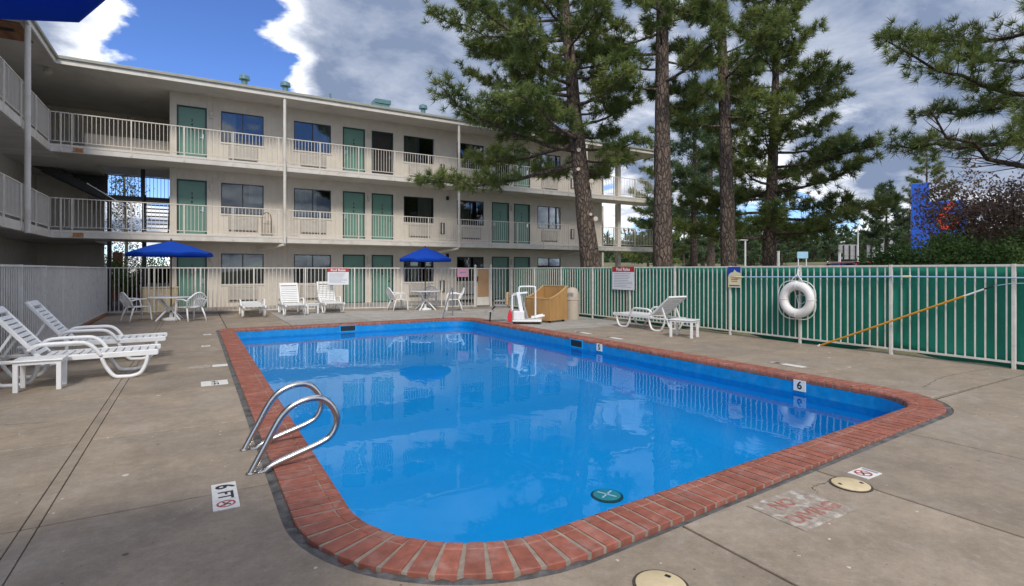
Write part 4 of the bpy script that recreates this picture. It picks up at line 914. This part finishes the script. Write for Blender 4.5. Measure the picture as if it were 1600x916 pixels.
mbld(MB().add([(-3.2, 28.3, LZ+.1), (-5.6, 28.3, FZ[2]), (-5.6, 28.3, FZ[2]+1.0), (-3.2, 28.3, LZ+1.0), (-3.2, 28.34, LZ+.1), (-5.6, 28.34, FZ[2]), (-5.6, 28.34, FZ[2]+1.0), (-3.2, 28.34, LZ+1.0)], [(0, 1, 2, 3), (7, 6, 5, 4), (0, 3, 7, 4), (3, 2, 6, 7)]), 'stair_guard', M['frame_dark'])
sr = MB().bar((-3.2, 28.28, LZ+1.0), (-.9, 28.28, LZ+1.0), .04, .04).bar((-3.2, 28.28, LZ+.12), (-.9, 28.28, LZ+.12), .03, .03)
for i in range(18): x = -3.2+2.3*i/17; sr.bar((x, 28.28, LZ), (x, 28.28, LZ+1.0), .018, .018)
mbld(MB().box(-1.95, -1.80, 27.02, 27.10, LZ, LZ+1.15), 'stair_newel', M['frame_dark'])
mbld(sr, 'stair_railing', M['frame_dark'])
for (x, y) in ((-1.9, 26.9), (-3.2, 28.1)): mbld(MB().box(x, x+.15, y, y+.15, 0, LZ-.15), 'stair_post', M['frame_dark'])
mbld(MB().bar((-3.5, 25.4, FZ[1]+1.9), (-2.3, 25.4, FZ[1]+1.1), .03, .03), 'stair_handrail', M['steel'])
# far right end: recessed end bay with open corner
for f in range(3): mbld(MB().box(21.95, 22.2, FY-.1, FY+.15, FZ[f], TOPS[f]), 'corner_post', M['cream']); mbld(MB().box(WX1, 21.95, FY+1.2, FY+1.3, FZ[f], TOPS[f]), 'recess_wall', M['siding'])
# luggage cart on the middle walkway
e = empty('luggage_cart', (2.55, 24.25, FZ[1]), 0); MB().tube(bez([(-.17, 0, .1), (-.17, 0, .75), (-.12, 0, .95), (0, 0, 1.02), (.12, 0, .95), (.17, 0, .75), (.17, 0, .1)], 36), .018, 7).build('hoop', M['brown_pole'], e, 'all')
MB().box(-.22, .22, -.25, .12, .08, .12).build('platform', M['grille'], e); MB().bar((-.17, 0, .55), (.17, 0, .55), .015, .015).bar((-.06, 0, .1), (-.06, 0, .98), .012, .012).bar((.06, 0, .1), (.06, 0, .98), .012, .012).build('cross_bars', M['brown_pole'], e)
for s in (-1, 1): MB().tube([(s*.17, -.12, .04), (s*.17+.02, -.12, .04)], .04, 10).build('wheel', M['rubber'], e, True)
tag(e, 'hooped luggage cart on the middle walkway beside the white column', 'luggage cart')

# ------------------------------------------------------------------ cars
def car(loc, rz, paint, label, zs=1.):
    e = empty('parked_car', loc, rz); W_ = .88
    low = [(-2.2, .35), (-2.25, .62), (-2.2, .95), (-1.2, 1.02), (1.0, 1.0), (2.05, .90), (2.25, .68), (2.25, .38)]
    mb = MB(); mb.side([(x, z*zs) for x, z in reversed(low)], -W_, W_); mb.build('body', paint, e, True, bevel=.07)
    cab = [(-2.1, .97), (-1.85, 1.62), (-1.5, 1.70), (.1, 1.68), (.95, 1.0)]; mb = MB()
    for s, yy in ((-1, W_), (1, W_)):
        for x, z in cab: mb.v.append((x, s*(W_-.02-(z-.97)*.22), z*zs))
    k = len(cab); mb.f += [tuple(range(k)), tuple(reversed(range(k, 2*k)))]+[(i, k+i, k+(i+1) % k, (i+1) % k) for i in range(k)]
    mb.build('cabin', M['car_glass'], e, bevel=.03)
    mb = MB().box(-1.9, .15, -.62, .62, 1.66*zs, 1.735*zs); mb.build('roof', paint, e, bevel=.05)
    pl = MB()
    for s in (-1, 1):
        for (a, b) in (((-2.08, .97), (-1.80, 1.66)), ((-.75, .98), (-.75, 1.69)), ((.92, 1.0), (.12, 1.68))): pl.bar((a[0], s*(W_-.015), a[1]*zs), (b[0], s*(W_-.015-(b[1]-.97)*.22), b[1]*zs), .08, .05)
    pl.build('pillars', paint, e)
    for x in (-1.4, 1.4):
        for s in (-1, 1):
            w = MB().tube([(x, s*.70, .34), (x, s*.91, .34)], .34, 20).build('wheel', M['rubber'], e, True); MB().tube([(x, s*.905, .34), (x, s*.918, .34)], .2, 14).build('rim', M['steel'], w, True)
    for s in (-1, 1): MB().box(2.2, 2.27, s*.62-.16, s*.62+.16, .66*zs, .82*zs).build('headlight', M['sign_white'], e, bevel=.02); MB().box(-2.27, -2.2, s*.7-.09, s*.7+.09, .75*zs, .98*zs).build('tail_light', M['red_plastic'], e, bevel=.02)
    tag(e, label, 'car')
car((-.9, 31.2, -.05), R(80), M['car_white'], 'white car with dark windows parked beyond the stairwell'); car((25.5, 13.2, -.1), R(60), M['car_red'], 'red car whose roof just shows above the green mesh fence', 1.13)
# low masonry and hedge beyond the stair
o = MB().box(-6.5, -2.0, 33.6, 33.9, -.1, .9).box(-3.6, -3.2, 33.55, 33.95, -.1, 2.4).build('garden_wall', M['brick_red']); tag(o, 'low red masonry wall seen beyond the stairwell', 'wall')

# ------------------------------------------------------------------ vegetation
def fast_mesh(name, verts, tris, material):
    me = bpy.data.meshes.new(name); nv, nt = len(verts), len(tris)
    me.vertices.add(nv); me.vertices.foreach_set('co', verts.astype(np.float32).ravel())
    me.loops.add(nt*3); me.loops.foreach_set('vertex_index', tris.astype(np.int32).ravel())
    me.polygons.add(nt); me.polygons.foreach_set('loop_start', np.arange(0, nt*3, 3, dtype=np.int32)); me.polygons.foreach_set('loop_total', np.full(nt, 3, dtype=np.int32))
    me.materials.append(material); me.update(calc_edges=True); return me
def needles(P, A, rng, k, ln, w, spread=.85):
    """P tuft points, A tuft axes -> thin blades radiating from each tuft"""
    n = len(P); D = rng.normal(size=(n, k, 3)); D /= np.linalg.norm(D, axis=2, keepdims=True)
    D = D*spread+A[:, None, :]*.75; D /= np.linalg.norm(D, axis=2, keepdims=True)
    L = ln*rng.uniform(.6, 1.15, size=(n, k, 1)); S = rng.normal(size=(n, k, 3)); S = np.cross(D, S); S /= np.linalg.norm(S, axis=2, keepdims=True)
    base = P[:, None, :]+D*.03; tip = base+D*L; mid = base+D*L*.45
    v = np.stack([base-S*w, base+S*w, tip], axis=2).reshape(-1, 3); q = np.arange(n*k)*3
    return v, np.stack([q, q+1, q+2], 1)
def leaves(P, rng, k, spread, size):
    n = len(P); C = P[:, None, :]+rng.normal(size=(n, k, 3))*spread; D = rng.normal(size=(n, k, 3)); D /= np.linalg.norm(D, axis=2, keepdims=True); S = np.cross(D, rng.normal(size=(n, k, 3))); S /= np.linalg.norm(S, axis=2, keepdims=True)
    sz = size*rng.uniform(.6, 1.3, size=(n, k, 1)); v = np.stack([C-D*sz, C+S*sz*.5, C+D*sz, C-S*sz*.5], axis=2).reshape(-1, 3); q = np.arange(n*k)*4
    return v, np.concatenate([np.stack([q, q+1, q+2], 1), np.stack([q, q+2, q+3], 1)])
def pine(label, base, H, r0, lean=(0, 0), crown=.3, length=3., seed=1, limbs=46, mat_n='needle', bark='bark', prof=None, bias=None, tuft=(18, .30, .010), twig=1.0, trunk_vis=True, group='tall pines behind the mesh fence', scars=(), droop=.0, bare=0, name='pine_tree', keep=None):
    rng = np.random.default_rng(seed); e = empty(name, base); mb = MB()
    def T(z): t = z/H; return np.array([lean[0]*t+.10*math.sin(t*5+seed)*t, lean[1]*t+.10*math.cos(t*4+seed)*t, z])
    def TR(z): return max(.03, r0*(1-.86*(z/H)**1.1)*(1+.25*math.exp(-z/.5)))
    nr = 34; k = 14
    for i in range(nr+1):
        z = -.25+(H+.25)*i/nr; c = T(max(z, 0)); rr = TR(max(z, 0))
        for j in range(k):
            a = 2*math.pi*j/k; q = rr*(1+rng.uniform(-.07, .07)); mb.v.append((c[0]+q*math.cos(a), c[1]+q*math.sin(a), z))
    mb.f += [(i*k+j, i*k+(j+1) % k, (i+1)*k+(j+1) % k, (i+1)*k+j) for i in range(nr) for j in range(k)]
    trunk = mb.build('trunk', M[bark], e, 'all')
    br = MB(); TP = []; TA = []
    for i in range(limbs):
        t = crown+(1-crown)*((i+rng.uniform(-.4, .4))/limbs) if i else crown; t = min(max(t, crown*.9), .99); z = t*H; az = i*2.399+rng.uniform(-.5, .5)
        u = (t-crown)/(1-crown); L = length*(prof(u) if prof else (1-u)**.75*.85+.12)*rng.uniform(.7, 1.15)
        if bias: L *= 1+bias[1]*math.cos(az-bias[0])
        if L < .25: continue
        up = rng.uniform(-.12, .28)+.5*u-droop; d = np.array([math.cos(az), math.sin(az), up]); d /= np.linalg.norm(d); c0 = T(z); m = 8; pts = []
        sidev = np.array([-math.sin(az), math.cos(az), 0])*rng.uniform(-.25, .25)
        for q in range(m+1):
            s = q/m; pts.append(c0+d*L*s+sidev*L*s*s+np.array([0, 0, (.10-.28*droop*2)*L*s*s-.12*L*math.sin(s*math.pi)*.4])+rng.normal(size=3)*.03*L*s*.5)
        rb = max(.012, TR(z)*.30*min(1, L/3)); br.tube([Vector(p) for p in pts], [rb*(1-.85*q/m)+.005 for q in range(m+1)], 6)
        if i < bare: fol = False
        else: fol = True
        ntw = max(3, int(L*6.3*twig))
        for j in range(ntw):
            s = .28+.72*(j+rng.uniform(0, 1))/ntw; fi = s*m; a_ = int(min(fi, m-1)); p = pts[a_]+(pts[a_+1]-pts[a_])*(fi-a_); dirn = (pts[a_+1]-pts[a_]); dirn /= np.linalg.norm(dirn)
            sd = np.cross(dirn, [0, 0, 1]); sd /= (np.linalg.norm(sd)+1e-6); sg = 1 if j % 2 else -1
            td = dirn*rng.uniform(.3, .9)+sd*sg*rng.uniform(.4, 1.)+np.array([0, 0, rng.uniform(-.15, .5)]); td /= np.linalg.norm(td); tl = (.28+.30*L*(1-s)*.6)*rng.uniform(.7, 1.3)
            e1 = p+td*tl*.6; e2 = p+td*tl+np.array([0, 0, .08*tl]); br.tube([Vector(p), Vector(e1), Vector(e2)], [.012, .008, .004], 4, cap=False)
            if not fol: continue
            if keep and not keep(base[0]+e2[0], base[1]+e2[1], e2[2]): continue
            for w in (e2, e1+(e2-e1)*.4+rng.normal(size=3)*.06, p+(e1-p)*.8+rng.normal(size=3)*.07, e2+rng.normal(size=3)*.13, e1+rng.normal(size=3)*.13):
                TP.append(w); ax = td+np.array([0, 0, .35])+rng.normal(size=3)*.3; TA.append(ax/np.linalg.norm(ax))
    br.build('branches', M[bark], e, 'all')
    P = np.array(TP); A = np.array(TA); v, t = needles(P, A, rng, tuft[0], tuft[1], tuft[2]); link('crown', fast_mesh('crown', v, t, M[mat_n]), e)
    for (px, py, pz, r) in scars:
        MB().lathe([(r, -.02), (r, .012), (r*.7, .016)], 10).build('branch_scar', M['scar'], trunk, loc=(px, py, pz), rot=(R(90), 0, R(-40)))
    tag(e, label, 'tree', group); return e
W_AZ = math.atan2(.51, -.86)      # direction to the picture's left
def left_prof(u): return (1-u)**.55*.9+.15
pine('leaning pine in front of the motel with long boughs reaching over the walkways', (12.0, 14.52, -.1), 16.5, .36, (-1.45, .86), .31, 3.7, 11, 76, prof=left_prof, bias=(W_AZ, .48), tuft=(34, .26, .011), scars=((-.67, .09, 5.72, .07), (-.72, .06, 5.05, .06), (-.37, -.22, 4.63, .08), (-.36, -.17, 3.5, .05), (-.22, -.26, 3.35, .08)), droop=.10)
pine('straight pine with a thick bare lower trunk next to the leaning pine', (13.0, 12.4, -.1), 18, .33, (.2, .1), .40, 2.5, 22, 46, bias=(W_AZ, .0), tuft=(34, .26, .011), droop=.08)
pine('pine whose trunk stands above the blue and cream notice', (15.5, 11.75, -.1), 17, .27, (-.5, .2), .36, 2.4, 33, 40, tuft=(34, .26, .011), droop=.06)
pine('broad conical pine rising left of the open sky', (18.4, 12.3, -.1), 13.2, .27, (.3, -.2), .20, 3.5, 44, 58, mat_n='needle', tuft=(34, .26, .012), bias=(W_AZ+math.pi, .05), droop=.06)
pine('slim dark trunked pine further back between the big trunks', (24.1, 20.6, 0), 12, .22, (0, 0), .30, 2.8, 55, 34, mat_n='needle_dark', bark='bark_dark', tuft=(16, .36, .016))
pine('more distant brown trunked pine seen between the big trunks', (33.2, 26.8, .3), 13, .32, (0, 0), .32, 3.2, 66, 34, mat_n='needle_dark', tuft=(14, .40, .022), twig=.8)
pine('pine past the end of the motel roof', (37, 36, .6), 14, .26, (0, 0), .12, 3.6, 67, 40, mat_n='needle', tuft=(14, .40, .022), twig=.8)
pine('pine outside the right edge whose boughs hang into the picture', (17.5, 3.6, -.1), 14, .34, (.2, .2), .27, 4.3, 78, 54, mat_n='needle', bark='bark_dark', prof=lambda u: (1-u)**.45*.95+.1, bias=(W_AZ, .12), tuft=(40, .23, .0075), droop=.05, bare=2)
pine('mid distance pine with its top above the purple leaved tree', (70.6, 27.9, 2.0), 13., .25, (0, 0), .30, 3.8, 81, 32, mat_n='needle', tuft=(14, .40, .022), twig=.8)
pine('far pine left of the blue tall sign', (66.7, 30.2, 2.), 8.8, .2, (0, 0), .22, 3.0, 82, 34, mat_n='needle_far', tuft=(12, .5, .04), twig=.7)
rr = random.Random(9)
tl = [(48.1, 48.2, 6.0), (47.2, 41.8, 7.5), (57.3, 47.4, 6.5), (74.0, 54.9, 8.0), (55.2, 39.3, 5.0), (68.4, 46.7, 5.8), (66.1, 42.2, 5.0), (82.6, 49.9, 6.2), (91.6, 52.6, 5.2), (81.7, 44.6, 4.6), (99.1, 51.7, 6.8), (96.9, 47.2, 5.2), (109.9, 51.1, 6.6), (107.9, 46.4, 5.5), (96.0, 36.1, 6.5), (113.6, 37.3, 6.0), (111.6, 32.6, 7.0)]
words = ['first', 'second', 'third', 'fourth', 'fifth', 'sixth', 'seventh', 'eighth', 'ninth', 'tenth', 'eleventh', 'twelfth', 'thirteenth', 'fourteenth', 'fifteenth', 'sixteenth', 'seventeenth']
for i, (x, y, h_) in enumerate(tl):
    pine('%s tree from the left in the far pine row on the horizon' % words[i], (x, y, terrain(x, y)-.1), h_, .14, (0, 0), .10, h_*.34, 200+i, 22, mat_n='needle_far', tuft=(9, .55, .06), twig=.55, group='far pines along the horizon')
def bush(label, base, rx, ry, h_, seed, mat_n, n, k, size, spread, cat='shrub', name='shrub', trunk=True, group=None, low=0.):
    rng = np.random.default_rng(seed); e = empty(name, base); P = []
    c = [(rng.uniform(-.6, .6)*rx, rng.uniform(-.6, .6)*ry, low+(h_-low)*rng.uniform(.35, .80), rng.uniform(.35, .6)) for _ in range(14)]
    while len(P) < n:
        b = c[rng.integers(len(c))]; d = rng.normal(size=3); d /= np.linalg.norm(d); r = b[3]*rng.uniform(.55, 1.05)
        p = np.array([b[0]+d[0]*r*rx, b[1]+d[1]*r*ry, b[2]+d[2]*r*(h_-low)*.5])
        if p[2] > low+.03: P.append(p)
    P = np.array(P); v, t = leaves(P, rng, k, spread, size); link('foliage', fast_mesh('foliage', v, t, M[mat_n]), e)
    st = MB()
    for i in range(8):
        b = c[i]; st.tube(bez([(rng.uniform(-.1, .1), rng.uniform(-.1, .1), -.1), (b[0]*.3, b[1]*.3, b[2]*.45), (b[0]*.8, b[1]*.8, b[2]*.8), (b[0]*1.3, b[1]*1.3, b[2]*1.15)], 12), [.05*(1-i_/13)+.006 for i_ in range(13)], 6)
    for i in range(60):
        p = P[rng.integers(len(P))]; q = p*np.array([.6, .6, .75]); st.tube([Vector(q), Vector(p*1.05)], [.012, .004], 4, cap=False)
    st.build('stems', M['bark_dark'], e, 'all'); tag(e, label, cat, group)
bush('purple leaved plum tree behind the right part of the mesh fence', (21.9, 6.3, 0), 2.3, 2.3, 4.9, 5, 'leaf_plum', 2700, 6, .05, .11, 'tree', 'plum_tree', low=1.1)
for (x, y, rx, h_, sd, lab) in ((17.6, 7.5, 1.0, 2.45, 1, 'leftmost green shrub behind the fence under the purple leaved tree'), (18.5, 6.7, 1.0, 2.6, 2, 'green shrub in front of the stem of the purple leaved tree'), (19.3, 5.9, .9, 2.35, 3, 'lowest green shrub under the right side of the purple leaved tree'), (20.1, 5.3, 1.1, 2.8, 4, 'tallest green shrub near the right edge behind the fence'), (-2.9, 32.8, 1.9, 2.4, 6, 'green hedge shrub seen beyond the stairwell')):
    bush(lab, (x, y, 0), rx, rx, h_, sd, 'leaf_green', 1500, 6, .05, .10, group='green shrubs')
# slim aspen behind the stairwell
rng = np.random.default_rng(5); e = empty('aspen_tree', (-3.3, 35.5, 0)); MB().tube(bez([(0, 0, 0), (.1, 0, 3), (0, .1, 6), (.1, 0, 8)], 20), [.10-.08*i/21 for i in range(22)], 8).build('trunk', M['scar'], e, 'all')
P = np.stack([rng.normal(size=900)*.42, rng.normal(size=900)*.42, rng.uniform(1.6, 8.2, 900)], 1); v, t = leaves(P, rng, 6, .12, .055); link('crown', fast_mesh('crown', v, t, M['leaf_pale']), e); tag(e, 'slim pale leaved tree seen through the stairwell opening', 'tree')
# ------------------------------------------------------------------ roadside things beyond the fence
e = empty('roadside_sign', (52.5, 21.2, 1.2), R(-62))
MB().box(-.6, .6, -.25, .25, 0, 7.6).build('pylon', M['logo_blue'], e, bevel=.05); MB().box(.6, 3.0, -.2, .2, 3.2, 6.0).build('cabinet', M['logo_blue'], e, bevel=.05)
link('numeral', text_mesh('6', 3.2, M['logo_red'], 'numeral', .05, True), e, (1.8, -.26, 4.6), (R(90), 0, 0)); tag(e, 'tall blue roadside sign with a red numeral 6 behind the purple tree', 'sign')
e = empty('street_lamp', (64, 31.8, 1.8)); MB().tube([(0, 0, 0), (0, 0, 4.7)], [.09, .06], 8).build('pole', M['pole_white'], e, True); MB().tube(bez([(0, 0, 4.6), (-.3, .2, 5.0), (-1.4, .9, 5.2)], 10), .05, 6).build('arm', M['pole_white'], e, 'all'); MB().box(-1.9, -1.3, .75, 1.05, 5.12, 5.26).build('lamp_head', M['grey_plastic'], e, bevel=.04); tag(e, 'curved arm street lamp left of the billboard backs', 'street lamp')
e = empty('pole_light', (35.4, 25.5, .3)); MB().tube([(0, 0, 0), (0, 0, 3.4)], .07, 8).build('pole', M['pole_white'], e, True); MB().box(-.8, .15, -.12, .12, 3.4, 3.52).build('lamp_head', M['pole_white'], e, bevel=.02, rot=(0, 0, R(-30))); tag(e, 'white pole with a flat lamp head between the two right pine trunks', 'street lamp')
e = empty('blue_road_sign', (58.7, 35, 1.5), R(-31)); MB().box(-.6, .6, -.03, .03, 1.3, 2.05).build('panel', M['sky_blue_pole'], e); MB().box(-.5, -.4, .03, .1, 0, 1.3).box(.4, .5, .03, .1, 0, 1.3).build('legs', M['pole_white'], e); tag(e, 'small blue road sign on two legs far behind the life ring', 'sign')
for (x, y, z, h_, lab) in ((57, 36.8, 1.6, 2.0, 'short cream post left of the blue road sign'), (62.5, 33.0, 1.8, 1.6, 'short white post left of the street lamp')):
    e = empty('marker_post', (x, y, z)); MB().box(-.1, .1, -.1, .1, 0, h_).build('post', M['pole_white'], e, bevel=.02); MB().box(-.13, .13, -.13, .13, h_, h_+.06).build('cap', M['cream'], e); tag(e, lab, 'post')
for (x, y, z, w, h_, lab) in ((77.5, 35.4, 2.0, 4.3, 2.6, 'grey back of a billboard beside the far pine'), (84, 43.4, 2.0, 3.6, 2.2, 'dimmer grey billboard back left of the street lamp')):
    e = empty('billboard', (x, y, z), R(-31))
    for i in range(5): MB().box(-w/2+w*i/5+.01, -w/2+w*(i+1)/5-.01, -.05, .05, 1.1, 1.1+h_).build('panel', M['bill_grey'], e)
    for i in range(4): MB().box(-w*.38+w*.25*i-.06, -w*.38+w*.25*i+.06, -.25, -.06, -.3, 1.1+h_*.95).build('support', M['frame_dark'], e)
    MB().box(-w/2, w/2, -.10, -.055, 1.1+h_*.25, 1.1+h_*.29).box(-w/2, w/2, -.10, -.055, 1.1+h_*.65, 1.1+h_*.69).build('stringer', M['grille'], e); tag(e, lab, 'billboard')
rd = sheet('road', 40, 300, 22, 30, 30, 2, lambda x, y: terrain(x, y)+.06, M['asphalt']); tag(rd, kind='structure')

rng = np.random.default_rng(31); nW = 2600; ang = rng.uniform(-75, 25, nW); dd = rng.uniform(120, 210, nW); az = np.radians(30.66-ang-60+60)
X = np.sin(az)*dd; Y = np.cos(az)*dd; hW = 4.2+2.2*np.abs(np.sin(ang*.9))+rng.uniform(0, 2.0, nW); Zb = np.array([terrain(a, b) for a, b in zip(X, Y)])
P = np.stack([np.repeat(X, 9)+rng.normal(size=nW*9)*.7, np.repeat(Y, 9)+rng.normal(size=nW*9)*.7, np.repeat(Zb, 9)+np.repeat(hW, 9)*rng.uniform(0, 1, nW*9)**1.0], 1)
A = np.tile([0, 0, 1.], (len(P), 1)); v, t = needles(P, A, rng, 7, 1.3, .22); wd = link('distant_woods', fast_mesh('distant_woods', v, t, M['needle_far'])); tag(wd, 'far wood along the horizon', 'woods', kind='stuff')
